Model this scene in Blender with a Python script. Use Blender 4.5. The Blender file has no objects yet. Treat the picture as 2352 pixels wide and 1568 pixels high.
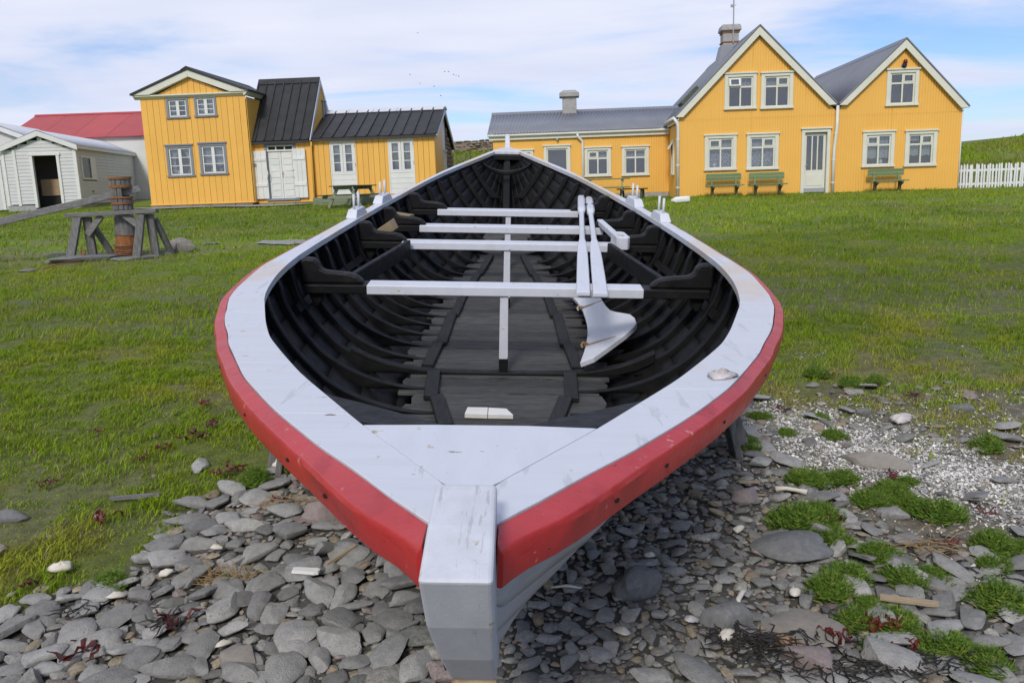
import bpy, bmesh, math, random
import numpy as np
from mathutils import Vector, Matrix, Euler
R = math.radians
random.seed(7); rng = np.random.default_rng(11)
sc = bpy.context.scene
col = sc.collection

# ------------------------------------------------------------------ camera
CAM_Z = 1.75
cam_d = bpy.data.cameras.new('camera'); cam = bpy.data.objects.new('camera', cam_d); col.objects.link(cam)
cam_d.sensor_width = 36.0; cam_d.lens = 1900 / 2352 * 36.0
cam_d.clip_start = 0.05; cam_d.clip_end = 3000
cam.matrix_world = Matrix.Translation((0, 0, CAM_Z)) @ Matrix.Rotation(R(90 - 10.64), 4, 'X') @ Matrix.Rotation(R(-1.9), 4, 'Z')
sc.camera = cam

# ------------------------------------------------------------------ world, sun, exposure
SUN_EL, SUN_AZ = 38.0, -168.0          # azimuth clockwise from +Y (the view direction): the sun stands behind-left of the camera
w = bpy.data.worlds.new('World'); sc.world = w; w.use_nodes = True
nt = w.node_tree; nt.nodes.clear()
def N(nt, kind, **kw):
    n = nt.nodes.new(kind)
    for k, v in kw.items(): setattr(n, k, v)
    return n
out = N(nt, 'ShaderNodeOutputWorld'); bg = N(nt, 'ShaderNodeBackground'); bg.inputs['Strength'].default_value = 0.1
sky = N(nt, 'ShaderNodeTexSky', sky_type='NISHITA', sun_disc=False)
sky.sun_elevation = R(SUN_EL); sky.sun_rotation = R(SUN_AZ); sky.air_density = 1.0; sky.dust_density = 0.6; sky.ozone_density = 2.0
tc = N(nt, 'ShaderNodeTexCoord'); sep = N(nt, 'ShaderNodeSeparateXYZ'); nt.links.new(tc.outputs['Generated'], sep.inputs[0])
def M_(op, a, b=None, clamp=False):
    n = N(nt, 'ShaderNodeMath', operation=op, use_clamp=clamp)
    for i, v in enumerate((a, b)):
        if v is None: continue
        if isinstance(v, (int, float)): n.inputs[i].default_value = v
        else: nt.links.new(v, n.inputs[i])
    return n.outputs[0]
zz = M_('ADD', M_('MAXIMUM', sep.outputs[2], 0.0), 0.13)
px_, py_ = M_('DIVIDE', sep.outputs[0], zz), M_('DIVIDE', sep.outputs[1], zz)
cmb = N(nt, 'ShaderNodeCombineXYZ'); nt.links.new(px_, cmb.inputs[0]); nt.links.new(py_, cmb.inputs[1])
mp = N(nt, 'ShaderNodeMapping'); nt.links.new(cmb.outputs[0], mp.inputs[0]); mp.inputs['Scale'].default_value = (0.55, 1.0, 1); mp.inputs['Rotation'].default_value = (0, 0, R(18)); mp.inputs['Location'].default_value = (3.1, 1.7, 0)
nz = N(nt, 'ShaderNodeTexNoise'); nz.inputs['Scale'].default_value = 1.05; nz.inputs['Detail'].default_value = 9; nz.inputs['Roughness'].default_value = 0.55; nz.inputs['Distortion'].default_value = 0.5
nt.links.new(mp.outputs[0], nz.inputs['Vector'])
# fewer clouds towards the right-hand (eastern) part of the sky
side = M_('MULTIPLY', M_('SUBTRACT', M_('DIVIDE', sep.outputs[0], M_('ADD', M_('ABSOLUTE', sep.outputs[1]), 0.4)), 0.10), 0.36, False)
side = M_('MINIMUM', M_('MAXIMUM', side, -0.03), 0.13)
cov = N(nt, 'ShaderNodeMapRange', interpolation_type='SMOOTHSTEP'); cov.inputs[1].default_value = 0.29; cov.inputs[2].default_value = 0.56
nt.links.new(M_('SUBTRACT', nz.outputs[0], side), cov.inputs[0])
nz2 = N(nt, 'ShaderNodeTexNoise'); nz2.inputs['Scale'].default_value = 1.6; nz2.inputs['Detail'].default_value = 6; nt.links.new(mp.outputs[0], nz2.inputs['Vector'])
cr = N(nt, 'ShaderNodeValToRGB'); nt.links.new(nz2.outputs[0], cr.inputs[0])
cr.color_ramp.elements[0].position = .3; cr.color_ramp.elements[0].color = (4.35, 4.72, 5.95, 1)
cr.color_ramp.elements[1].position = .7; cr.color_ramp.elements[1].color = (5.3, 5.48, 6.35, 1)
skm = N(nt, 'ShaderNodeMix', data_type='RGBA', blend_type='MULTIPLY'); skm.inputs[0].default_value = 1
nt.links.new(sky.outputs[0], skm.inputs[6]); skm.inputs[7].default_value = (.58, .67, .86, 1)
mx = N(nt, 'ShaderNodeMix', data_type='RGBA'); nt.links.new(cov.outputs[0], mx.inputs[0]); nt.links.new(skm.outputs[2], mx.inputs[6]); nt.links.new(cr.outputs[0], mx.inputs[7])
nt.links.new(mx.outputs[2], bg.inputs[0]); nt.links.new(bg.outputs[0], out.inputs[0])
sun_d = bpy.data.lights.new('sun', 'SUN'); sun = bpy.data.objects.new('sun', sun_d); col.objects.link(sun)
sun_d.energy = 1.5; sun_d.angle = R(12); sun_d.color = (1.0, 0.95, 0.88)
az, el = R(SUN_AZ), R(SUN_EL)
sd = Vector((math.sin(az) * math.cos(el), math.cos(az) * math.cos(el), math.sin(el)))
sun.rotation_euler = (-sd).to_track_quat('-Z', 'Y').to_euler(); sun.location = sd * 60
vs = sc.view_settings; sc.display_settings.display_device = 'sRGB'
vs.view_transform = 'Standard'; vs.look = 'None'; vs.gamma = 1; vs.use_curve_mapping = False; vs.exposure = 0.66
sc.cycles.use_denoising = True; sc.cycles.max_bounces = 8; sc.cycles.transparent_max_bounces = 12
sc.cycles.caustics_reflective = False; sc.cycles.caustics_refractive = False

# ------------------------------------------------------------------ materials
def pm(name, c1, c2=None, scale=4, rough=.6, bump=0, bscale=40, stretch=(1, 1, 1), spec=.4, rnd=0, spots=None, lo=.35, hi=.65, attr=None, vary_rough=0, stripe=None, detail=6, trans=0):
    m = bpy.data.materials.new(name); m.use_nodes = True; t = m.node_tree; b = t.nodes['Principled BSDF']; L = t.links.new
    b.inputs['Roughness'].default_value = rough; b.inputs['Specular IOR Level'].default_value = spec
    tcn = N(t, 'ShaderNodeTexCoord'); mpn = N(t, 'ShaderNodeMapping'); L(tcn.outputs['Object'], mpn.inputs[0]); mpn.inputs['Scale'].default_value = stretch
    def noise(sc_, det=6, vec=mpn.outputs[0], ro=.6):
        n = N(t, 'ShaderNodeTexNoise'); n.inputs['Scale'].default_value = sc_; n.inputs['Detail'].default_value = det; n.inputs['Roughness'].default_value = ro; L(vec, n.inputs['Vector']); return n.outputs[0]
    def mix(f, a, bb, mode='MIX'):
        n = N(t, 'ShaderNodeMix', data_type='RGBA', blend_type=mode)
        for i, v in ((0, f), (6, a), (7, bb)):
            if isinstance(v, (int, float)): n.inputs[i].default_value = v
            elif isinstance(v, tuple): n.inputs[i].default_value = (*v, 1) if len(v) == 3 else v
            else: L(v, n.inputs[i])
        return n.outputs[2]
    def rng_(v, a, bb, o0=0, o1=1):
        n = N(t, 'ShaderNodeMapRange'); n.inputs[1].default_value = a; n.inputs[2].default_value = bb; n.inputs[3].default_value = o0; n.inputs[4].default_value = o1; L(v, n.inputs[0]); return n.outputs[0]
    if attr:
        an = N(t, 'ShaderNodeAttribute', attribute_name=attr); c = an.outputs['Color']
        if c2 is not None: c = mix(rng_(noise(scale, detail), lo, hi), c, mix(1.0, c, c2, 'MULTIPLY'))
    else:
        c = mix(rng_(noise(scale, detail), lo, hi), c1, c2 if c2 is not None else c1) if c2 is not None else None
    if c is None:
        rgbn = N(t, 'ShaderNodeRGB'); rgbn.outputs[0].default_value = (*c1, 1); c = rgbn.outputs[0]
    if rnd:
        oi = N(t, 'ShaderNodeObjectInfo'); v = rng_(oi.outputs['Random'], 0, 1, 1 - rnd, 1 + rnd)
        hs = N(t, 'ShaderNodeHueSaturation'); L(v, hs.inputs['Value']); L(c, hs.inputs['Color']); c = hs.outputs[0]
    for sp in (spots or []):
        scol, ssc, th, wd, sstr = sp
        mp2 = N(t, 'ShaderNodeMapping'); L(tcn.outputs['Object'], mp2.inputs[0]); mp2.inputs['Scale'].default_value = sstr
        c = mix(rng_(noise(ssc, 5, mp2.outputs[0]), th, th + wd), c, scol)
    L(c, b.inputs['Base Color'])
    if vary_rough: L(rng_(noise(scale * 2.3), .3, .7, rough - vary_rough, rough + vary_rough), b.inputs['Roughness'])
    if bump:
        bn = N(t, 'ShaderNodeBump'); bn.inputs['Strength'].default_value = min(1, bump); bn.inputs['Distance'].default_value = .01 * max(1, bump); L(noise(bscale, 5), bn.inputs['Height']); L(bn.outputs[0], b.inputs['Normal'])
    if trans:
        tr = N(t, 'ShaderNodeBsdfTranslucent'); L(c, tr.inputs[0]); ms = N(t, 'ShaderNodeMixShader'); ms.inputs[0].default_value = trans
        L(b.outputs[0], ms.inputs[1]); L(tr.outputs[0], ms.inputs[2]); L(ms.outputs[0], t.nodes['Material Output'].inputs[0])
    return m
I3 = (1, 1, 1)
RUST = (.23, .085, .025)
MT = dict(
 boat_white=pm('boat_white_paint', (.61, .625, .67), (.57, .59, .635), 3, .38, .10, 60, (6, 1, 6), spots=[((.42, .33, .20), 17, .665, .02, (1, 1, 1)), ((.20, .14, .09), 38, .69, .015, (.4, 1, 1)), ((.55, .56, .585), 2.2, .56, .08, (1, 1, 1))], vary_rough=.06),
 rail_white=pm('rail_white_paint', (.61, .625, .67), (.575, .59, .63), 3, .38, .12, 55, (1, 8, 1), spots=[((.60, .53, .46), 1.0, .50, .08, (1, .8, 1)), ((.40, .31, .20), 17, .675, .02, (1, 1, 1)), ((.14, .10, .07), 45, .70, .015, (.3, 1, 1)), ((.50, .515, .55), 30, .60, .04, (1, .06, 1))], vary_rough=.06),
 stem_white=pm('stem_white_paint', (.59, .60, .64), (.52, .53, .56), 5, .42, .10, 60, (5, 5, 1), spots=[((.40, .33, .22), 20, .67, .03, I3), ((.42, .43, .45), 9, .60, .06, (9, 1.1, 1))], vary_rough=.06),
 hull_white=pm('hull_white_paint', (.52, .53, .56), (.42, .43, .45), 6, .5, .5, 30, (1, .25, 1), spots=[((.30, .29, .27), 18, .66, .06, (1, .2, 2)), ((.26, .12, .05), 20, .76, .03, (1, .6, 1))]),
 red=pm('red_paint', (.47, .035, .035), (.40, .026, .026), 5, .36, .18, 40, spots=[((.56, .22, .18), 30, .665, .03, I3), ((.06, .02, .02), 45, .70, .015, I3), ((.36, .02, .02), 8, .58, .08, (1, .4, 3))], vary_rough=.07),
 tar=pm('black_tar', (.006, .006, .0065), (.010, .010, .0105), 7, .55, .25, 45, (1, 1, 1), spec=.22, spots=[((.05, .05, .05), 40, .70, .03, I3), ((.016, .0145, .0125), 5, .58, .1, I3)], vary_rough=.1),
 tar_wood=pm('tarred_floor_wood', (.028, .028, .027), (.095, .094, .090), 9, .62, .6, 60, (1, 14, 1), rnd=.3, spots=[((.17, .167, .16), 9, .66, .06, (1, 20, 1)), ((.3, .29, .27), 120, .79, .01, I3)]),
 tar_batten=pm('tarred_batten_wood', (.009, .009, .009), (.022, .022, .022), 8, .55, .5, 50, (10, 1, 1), rnd=.25),
 iron=pm('rusty_iron', (.30, .17, .07), (.46, .36, .22), 14, .8, .6, 60, spots=[((.5, .45, .33), 9, .58, .08, I3)]),
 rust=pm('rust', (.20, .075, .022), (.30, .12, .04), 20, .85, .6, 80),
 old_wood=pm('silvered_wood', (.115, .11, .105), (.21, .205, .195), 6, .8, .8, 40, (8, 8, 1), rnd=.14, spots=[((.06, .055, .05), 14, .66, .05, (9, 9, .7))]),
 old_wood_x=pm('silvered_beam_wood', (.135, .13, .125), (.235, .23, .22), 6, .8, .8, 40, (1, 8, 8), rnd=.1, spots=[((.06, .055, .05), 14, .66, .05, (.7, 9, 9))]),
 yellow=pm('yellow_paint', (.80, .44, .085), (.76, .41, .076), 1.3, .42, .12, 60, rnd=.035),
 yellow_dark=pm('yellow_corrugated_paint', (.80, .44, .085), (.765, .415, .078), .8, .45),
 cream=pm('cream_paint', (.66, .655, .56), (.61, .605, .51), 3, .5, .1, 60),
 white_trim=pm('white_trim_paint', (.70, .70, .66), (.64, .64, .60), 3, .5, .1, 60, rnd=.03),
 grey_trim=pm('grey_trim_paint', (.22, .24, .275), (.19, .205, .235), 4, .5, .1, 60),
 roof_black=pm('black_roof_tar', (.021, .021, .022), (.033, .033, .034), 3, .55, .25, 25, rnd=.25, spots=[((.12, .12, .12), 12, .74, .03, (1, 1, 1))]),
 roof_grey=pm('grey_roof_metal', (.20, .21, .24), (.175, .185, .215), 1.5, .42, .05, 40, rnd=.04),
 roof_light=pm('pale_roof_metal', (.62, .63, .66), (.54, .56, .60), 1.5, .45, .05, 40),
 roof_red=pm('red_roof_metal', (.43, .055, .055), (.37, .05, .05), 1.2, .5, .05, 40, spots=[((.62, .45, .42), 9, .735, .01, (1, 4, 4))], rnd=.06),
 shed_grey=pm('grey_clapboard_paint', (.57, .575, .56), (.53, .535, .52), 2, .55, .1, 50, rnd=.03),
 white_wall=pm('whitewashed_wall', (.66, .66, .63), (.60, .60, .57), 2, .7, .1, 30),
 concrete=pm('grey_concrete', (.30, .295, .28), (.38, .375, .36), 8, .85, .4, 60, spots=[((.16, .15, .14), 14, .62, .08, I3)]),
 found=pm('foundation_stone', (.16, .155, .15), (.24, .235, .22), 6, .85, .5, 40, rnd=.2),
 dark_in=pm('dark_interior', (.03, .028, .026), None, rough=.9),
 room=pm('dim_room_wall', (.34, .33, .30), (.29, .28, .26), 2, .8),
 ply=pm('plywood', (.42, .29, .17), (.35, .23, .13), 4, .7, .1, 30, (1, 1, 6)),
 curtain=pm('white_curtain', (.62, .64, .66), (.42, .44, .47), 16, .9, trans=.25),
 lace=pm('lace_curtain', (.66, .68, .72), (.28, .30, .34), 20, .9, 0, 40, lo=.42, hi=.54, trans=.25),
 green_wood=pm('green_bench_paint', (.12, .20, .10), (.15, .24, .125), 4, .6, .3, 40, (1, 8, 8), rnd=.1),
 green_grey=pm('green_weathered_wood', (.16, .20, .12), (.23, .25, .17), 5, .75, .4, 40, (1, 6, 6), rnd=.12),
 green_dark=pm('dark_green_wood', (.05, .065, .04), (.09, .10, .065), 5, .7, .4, 40),
 plastic=pm('white_plastic', (.74, .745, .73), (.68, .69, .68), 4, .4),
 picket=pm('white_picket_paint', (.74, .74, .73), (.66, .66, .65), 6, .55, .2, 40, rnd=.04),
 stone1=pm('beach_stone', (.255, .25, .235), (.36, .35, .325), 3.2, .85, .9, 16, rnd=.33, spots=[((.10, .10, .098), 3.5, .64, .10, I3), ((.46, .45, .43), 26, .73, .03, I3), ((.27, .225, .165), 2.2, .66, .12, I3)]),
 stone_m=pm('beach_stone_mass', (.2, .2, .2), (.62, .61, .59), 55, .85, .8, 90, attr='tint', spots=[((.44, .43, .40), 130, .70, .03, I3), ((.09, .088, .084), 45, .68, .05, I3)]),
 boulder=pm('boulder_rock', (.20, .175, .15), (.29, .265, .23), 5, .85, .8, 18, spots=[((.15, .09, .05), 3, .6, .1, I3), ((.35, .35, .31), 20, .7, .05, I3)]),
 wallstone=pm('dry_stone', (.165, .135, .11), (.27, .215, .16), 5, .9, .6, 25, rnd=.35),
 slate=pm('dark_slab', (.14, .14, .14), (.20, .20, .195), 6, .85, .5, 30),
 buff=pm('buff_slab_rock', (.30, .265, .22), (.235, .22, .20), 5, .85, .5, 24, spots=[((.33, .17, .07), 4, .66, .06, I3)]),
 orange_stone=pm('orange_stone', (.36, .20, .09), (.27, .2, .14), 6, .8, .4, 30),
 pinkish=pm('pinkish_stone', (.24, .19, .18), (.31, .26, .245), 8, .85, .5, 40, spots=[((.1, .1, .1), 40, .68, .03, I3)]),
 grass=pm('grass_blades', (.1, .2, .03), None, attr='tint', rough=.75, spec=.08, trans=.3),
 tuft=pm('feathery_leaves', (.1, .2, .03), None, attr='tint', rough=.6, spec=.25, trans=.25),
 seaweed=pm('dried_red_seaweed', (.13, .014, .011), (.05, .009, .008), 20, .35, .4, 40, rnd=.3),
 kelp=pm('black_wrack', (.012, .011, .010), (.03, .025, .02), 20, .45, .4, 40),
 shell=pm('shell', (.62, .58, .56), (.40, .36, .36), 12, .45, .7, 30, (1, 4, 1)),
 bone=pm('bleached_bone', (.66, .62, .54), (.52, .47, .38), 10, .6, .3, 40),
 drift=pm('driftwood', (.42, .33, .22), (.32, .25, .17), 8, .8, .5, 40, (1, 8, 8)),
 straw=pm('dry_straw', (.26, .17, .08), (.34, .25, .13), 12, .8),
 steel=pm('galvanised_steel', (.36, .37, .38), (.30, .31, .32), 8, .45),
 lamp_red=pm('red_lamp_glass', (.16, .015, .015), None, rough=.15),
 bird=pm('dark_feathers', (.05, .05, .05), None, rough=.8),
 white_tile=pm('broken_white_board', (.74, .73, .70), (.68, .67, .63), 6, .5, .2, 40),
 block_wood=pm('brown_block_wood', (.24, .16, .09), (.30, .24, .15), 8, .75, .3, 40),
 gravel=pm('pale_gravel', (.34, .335, .32), (.22, .22, .21), 30, .9, .8, 60),
)
def glass_mat():
    m = bpy.data.materials.new('window_glass'); m.use_nodes = True; t = m.node_tree; t.nodes.clear()
    o = N(t, 'ShaderNodeOutputMaterial'); ms = N(t, 'ShaderNodeMixShader'); tr = N(t, 'ShaderNodeBsdfTransparent'); gl = N(t, 'ShaderNodeBsdfGlossy')
    gl.inputs['Roughness'].default_value = .02; gl.inputs[0].default_value = (.95, .97, 1, 1); tr.inputs[0].default_value = (.80, .83, .84, 1); ms.inputs[0].default_value = .11
    t.links.new(tr.outputs[0], ms.inputs[1]); t.links.new(gl.outputs[0], ms.inputs[2]); t.links.new(ms.outputs[0], o.inputs[0]); return m
MT['glass'] = glass_mat()

# ------------------------------------------------------------------ mesh helpers
class MB:
    def __init__(s): s.v = []; s.f = []; s.m = []
    def add(s, vs, fs, mi=0):
        o = len(s.v); s.v += [tuple(map(float, p)) for p in vs]
        for f in fs: s.f.append([o + i for i in f]); s.m.append(mi)
    def hexa(s, p, mi=0):      # p: 8 points, bottom loop then top loop
        s.add(p, [(3, 2, 1, 0), (4, 5, 6, 7), (0, 1, 5, 4), (1, 2, 6, 5), (2, 3, 7, 6), (3, 0, 4, 7)], mi)
    def box(s, x0, x1, y0, y1, z0, z1, mi=0):
        s.hexa([(x0, y0, z0), (x1, y0, z0), (x1, y1, z0), (x0, y1, z0), (x0, y0, z1), (x1, y0, z1), (x1, y1, z1), (x0, y1, z1)], mi)
    def bar(s, p0, p1, wd, ht, up=(0, 0, 1), mi=0, w1=None, h1=None):
        p0, p1 = Vector(p0), Vector(p1); d = (p1 - p0).normalized(); r = d.cross(Vector(up)).normalized(); u = r.cross(d)
        w1 = wd if w1 is None else w1; h1 = ht if h1 is None else h1
        q = []
        for p, a, b in ((p0, wd, ht), (p1, w1, h1)): q.append([p + r * sx * a / 2 + u * sy * b / 2 for sx, sy in ((-1, -1), (1, -1), (1, 1), (-1, 1))])
        s.hexa(q[0] + q[1], mi)
    def tube(s, pts, rad, n=8, mi=0, cap=True):
        pts = [Vector(p) for p in pts]; rad = rad if isinstance(rad, (list, tuple)) else [rad] * len(pts); rings = []
        for i, p in enumerate(pts):
            d = (pts[min(i + 1, len(pts) - 1)] - pts[max(i - 1, 0)]).normalized()
            a = d.cross(Vector((0, 0, 1)) if abs(d.z) < .9 else Vector((1, 0, 0))).normalized(); b = d.cross(a)
            rings.append([p + (a * math.cos(2 * math.pi * k / n) + b * math.sin(2 * math.pi * k / n)) * rad[i] for k in range(n)])
        vs = [q for r in rings for q in r]; fs = []
        for i in range(len(rings) - 1):
            for k in range(n): fs.append((i * n + k, i * n + (k + 1) % n, (i + 1) * n + (k + 1) % n, (i + 1) * n + k))
        if cap: fs += [tuple(range(n))[::-1], tuple((len(rings) - 1) * n + k for k in range(n))]
        s.add(vs, fs, mi)
    def loft(s, rings, cap=True, mi=0, closed=True):
        n = len(rings[0]); vs = [q for r in rings for q in r]; fs = []
        for i in range(len(rings) - 1):
            for k in range(n if closed else n - 1): fs.append((i * n + k, i * n + (k + 1) % n, (i + 1) * n + (k + 1) % n, (i + 1) * n + k))
        if cap: fs += [tuple(range(n))[::-1], tuple((len(rings) - 1) * n + k for k in range(n))]
        s.add(vs, fs, mi)
    def prism(s, poly, lo, hi, fn, mi=0):   # poly: 2-D loop; fn(a, b, c) -> 3-D point
        n = len(poly); vs = [fn(a, b, lo) for a, b in poly] + [fn(a, b, hi) for a, b in poly]
        s.add(vs, [tuple(range(n))[::-1], tuple(range(n, 2 * n))] + [(i, (i + 1) % n, n + (i + 1) % n, n + i) for i in range(n)], mi)
    def mesh(s, name, mats, smooth=False):
        me = bpy.data.meshes.new(name); me.from_pydata(s.v, [], s.f)
        for m in (mats if isinstance(mats, (list, tuple)) else [mats]): me.materials.append(m)
        if any(s.m): me.polygons.foreach_set('material_index', s.m)
        bm = bmesh.new(); bm.from_mesh(me); bmesh.ops.recalc_face_normals(bm, faces=bm.faces); bm.to_mesh(me); bm.free()
        if smooth == 'auto': me.polygons.foreach_set('use_smooth', [True] * len(me.polygons)); me.set_sharp_from_angle(angle=R(32))
        elif smooth: me.polygons.foreach_set('use_smooth', [True] * len(me.polygons))
        me.update(); return me
    def build(s, name, mats, parent=None, smooth=False, bevel=0, seg=2):
        return link(name, s.mesh(name, mats, smooth), parent, bevel, seg)
def link(name, me, parent=None, bevel=0, seg=2):
    o = bpy.data.objects.new(name, me); col.objects.link(o)
    if parent is not None: o.parent = parent
    if bevel:
        b = o.modifiers.new('bevel', 'BEVEL'); b.width = bevel; b.segments = seg; b.limit_method = 'ANGLE'; b.angle_limit = R(35); b.harden_normals = False
    return o
def tag(o, label, cat, group=None):
    o['label'] = label; o['category'] = cat
    if group: o['group'] = group
    return o
def kind(o, k): o['kind'] = k; return o
def empty(name, loc, rz=0):
    o = bpy.data.objects.new(name, None); col.objects.link(o); o.location = loc; o.rotation_euler = (0, 0, rz); o.empty_display_size = .2; return o
def kids(o): return [c for c in bpy.data.objects if c.parent == o]
def copy_tree(o, parent=None, tree=None):
    c = o.copy(); col.objects.link(c)
    if parent is not None: c.parent = parent
    for ch in kids(o): copy_tree(ch, c)
    return c
def np_mesh(name, V, Fq, mat, tint=None, smooth=False, sharp=0):
    """V (n,3); Fq list of (m,k) int arrays"""
    me = bpy.data.meshes.new(name); me.vertices.add(len(V)); me.vertices.foreach_set('co', np.asarray(V, np.float32).ravel())
    nl = sum(f.size for f in Fq); npoly = sum(len(f) for f in Fq)
    me.loops.add(nl); me.polygons.add(npoly)
    me.loops.foreach_set('vertex_index', np.concatenate([f.ravel() for f in Fq]).astype(np.int32))
    tot = np.concatenate([np.full(len(f), f.shape[1]) for f in Fq]).astype(np.int32); st = np.concatenate([[0], np.cumsum(tot)[:-1]]).astype(np.int32)
    me.polygons.foreach_set('loop_start', st)
    if smooth: me.polygons.foreach_set('use_smooth', np.ones(npoly, bool))
    me.materials.append(mat); me.update(calc_edges=True); me.validate()
    if sharp: me.set_sharp_from_angle(angle=R(sharp))
    if tint is not None:
        a = me.color_attributes.new('tint', 'FLOAT_COLOR', 'POINT'); t4 = np.ones((len(V), 4), np.float32); t4[:, :3] = tint; a.data.foreach_set('color', t4.ravel())
    return me
def vnoise(x, y, seed=0):
    x = np.asarray(x, float); y = np.asarray(y, float); xi = np.floor(x).astype(np.int64); yi = np.floor(y).astype(np.int64); fx = x - xi; fy = y - yi
    fx = fx * fx * (3 - 2 * fx); fy = fy * fy * (3 - 2 * fy)
    def h(a, b):
        n = (a * 374761393 + b * 668265263 + seed * 974711) & 0x7fffffff; n = ((n ^ (n >> 13)) * 1274126177) & 0x7fffffff; return ((n ^ (n >> 16)) & 0xffff) / 65535.0
    return (h(xi, yi) * (1 - fx) + h(xi + 1, yi) * fx) * (1 - fy) + (h(xi, yi + 1) * (1 - fx) + h(xi + 1, yi + 1) * fx) * fy
def fbm(x, y, seed=0, o=4):
    s = 0; a = .5; t = 0
    for i in range(o): s = s + a * vnoise(x * 2 ** i, y * 2 ** i, seed + i); t += a; a *= .5
    return s / t
def sstep(a, b, x): t = np.clip((np.asarray(x, float) - a) / (b - a), 0, 1); return t * t * (3 - 2 * t)
# ------------------------------------------------------------------ ground
GYp = [-60, -40, -10, 0, 2.5, 4.2, 7, 13.7, 20, 26, 28.5, 30, 33, 36, 43, 46, 120, 400]
GZp = [-2.6, -2.2, -.6, -.02, .12, .24, .42, .80, 1.02, 1.19, 1.32, 1.38, 1.55, 1.65, 1.8, 1.9, 2.2, 2.2]
BKy = [30, 33, 36, 43, 46, 60, 120, 400]; BKz = [0, 0, .55, 1.72, 1.8, 1.75, 1.5, 1.0]
def gz0(x, y):
    x = np.asarray(x, float); y = np.asarray(y, float)
    z = np.interp(y, GYp, GZp); z = z + np.interp(y, BKy, BKz) * sstep(-8.5, -3.5, x)
    z = z - .13 * sstep(-1.5, .5, x) * sstep(26, 28.5, y) * sstep(6.2, 5.5, x)
    z = z - 1.12 * sstep(8, 14, x) * sstep(33, 43, y) + .13 * np.clip(x - 25, 0, 12) * sstep(36, 44, y)
    return z
def gz(x, y):
    x = np.asarray(x, float); y = np.asarray(y, float)
    near = sstep(7, 3, y)
    return gz0(x, y) + (fbm(x * .9, y * .9, 3, 3) - .5) * (.10 - .05 * near) * sstep(1, 4, y) + (fbm(x * 5, y * 5, 5, 3) - .5) * .03
def bl(y): return np.interp(y, [1.5, 2.2, 2.9, 3.2, 3.3, 3.84, 4.16, 4.36, 4.9, 5.6, 6.2], [-6, -4, -2.2, -1.85, -1.62, -1.69, -1.53, -1.26, -1.1, -.7, 0])
def br(y): return np.interp(y, [1.5, 2.7, 3.0, 3.3, 3.6, 4.0, 4.6, 5.3, 5.8], [9, 6, 2.6, 1.75, 1.55, 1.5, 1.38, 1.5, .8])
def peb_mask(x, y):
    n = (fbm(x * 3.2, y * 3.2, 9, 3) - .5) * .4
    return sstep(-.06, .10, x - bl(y) + n * .6) * sstep(-.12, .2, br(y) - x + n) * sstep(6.2, 5.6, y)
def grit_mask(x, y):
    n = fbm(x * 2.3, y * 2.3, 21, 4)
    d = np.abs((x - 1.95) * .62 + (y - 4.25) * .55) / .83     # a band running from the boat's side down to the right
    b = np.exp(-(d / .42) ** 2) * sstep(1.25, 1.6, x) * sstep(3.0, 3.6, y) * sstep(5.6, 5.0, y)
    return np.clip(b * sstep(.30, .62, n + .12), 0, 1)
def grass_dens(x, y):
    n = fbm(x * 1.6, y * 1.6, 31, 4); n2 = fbm(x * 5.5, y * 5.5, 37, 3)
    left = sstep(-.14, .06, bl(y) - x + (n2 - .5) * .35)
    yy = y + (n - .5) * 2.2 - .10 * (x - 1.5)
    right = sstep(4.5, 6.3, yy) * sstep(.3, .8, x)
    patch = .55 * sstep(.52, .62, n2 + .25 * (n - .5)) * sstep(3.1, 4.6, y) * sstep(1.3, 1.7, x) * (1 - .8 * grit_mask(x, y))
    far = sstep(6.0, 7.2, y)
    worn = 1 - .75 * np.exp(-(((x + 6.4) / 1.3) ** 2 + ((y - 13.6) / .9) ** 2)) - .6 * np.exp(-(((x + 7.9) / 1.2) ** 2 + ((y - 14.6) / .7) ** 2))
    return np.clip(np.maximum(np.maximum(left, right), np.maximum(patch, far)) * (.62 + .6 * sstep(.3, .6, n)) * worn, 0, 1)
def grass_tint(x, y):
    a = fbm(x * .33 + 4, y * .33, 41, 4); b = fbm(x * 1.7, y * 1.7, 43, 4); c = fbm(x * 6, y * 6, 47, 2)
    lush = np.array([.215, .318, .016]); yel = np.array([.345, .345, .034]); dark = np.array([.120, .190, .013]); dry = np.array([.38, .30, .15])
    t = np.ones((len(x), 3)) * lush
    k = sstep(.44, .64, a)[:, None]; t = t * (1 - .6 * k) + dark * .6 * k
    k = (sstep(.47, .66, b) * np.where(y < 8, 1.0, .55))[:, None]; t = t * (1 - .6 * k) + yel * .6 * k
    wr = np.exp(-(((x + 7.0) / 2.2) ** 2 + ((y - 14.0) / 1.1) ** 2)) + .8 * sstep(1.2, 2, x) * sstep(6.6, 5.0, y) + .35 * sstep(-1.4, -2.4, x) * sstep(3.6, 2.9, y) + .9 * np.exp(-(((x - 9) / 3.) ** 2 + ((y - 21) / .9) ** 2)) * sstep(.5, .6, b)
    k = (np.clip(wr, 0, 1) * sstep(.42, .62, c))[:, None]; t = t * (1 - .7 * k) + dry * .7 * k
    return t
def axis(segs):
    o = []
    for a, b, st in segs: o += list(np.arange(a, b, st))
    return np.array(o + [segs[-1][1]])
xs = axis([(-420, -60, 40), (-60, -16, 4), (-16, -4, .45), (-4, 4.4, .06), (4.4, 20, .45), (20, 60, 2), (60, 420, 40)])
ys = axis([(-60, -5, 5), (-5, 1.2, .5), (1.2, 7, .06), (7, 16, .2), (16, 34, .5), (34, 62, 1), (62, 420, 40)])
X, Y = np.meshgrid(xs, ys); Vg = np.stack([X.ravel(), Y.ravel(), gz(X.ravel(), Y.ravel())], 1)
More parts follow.
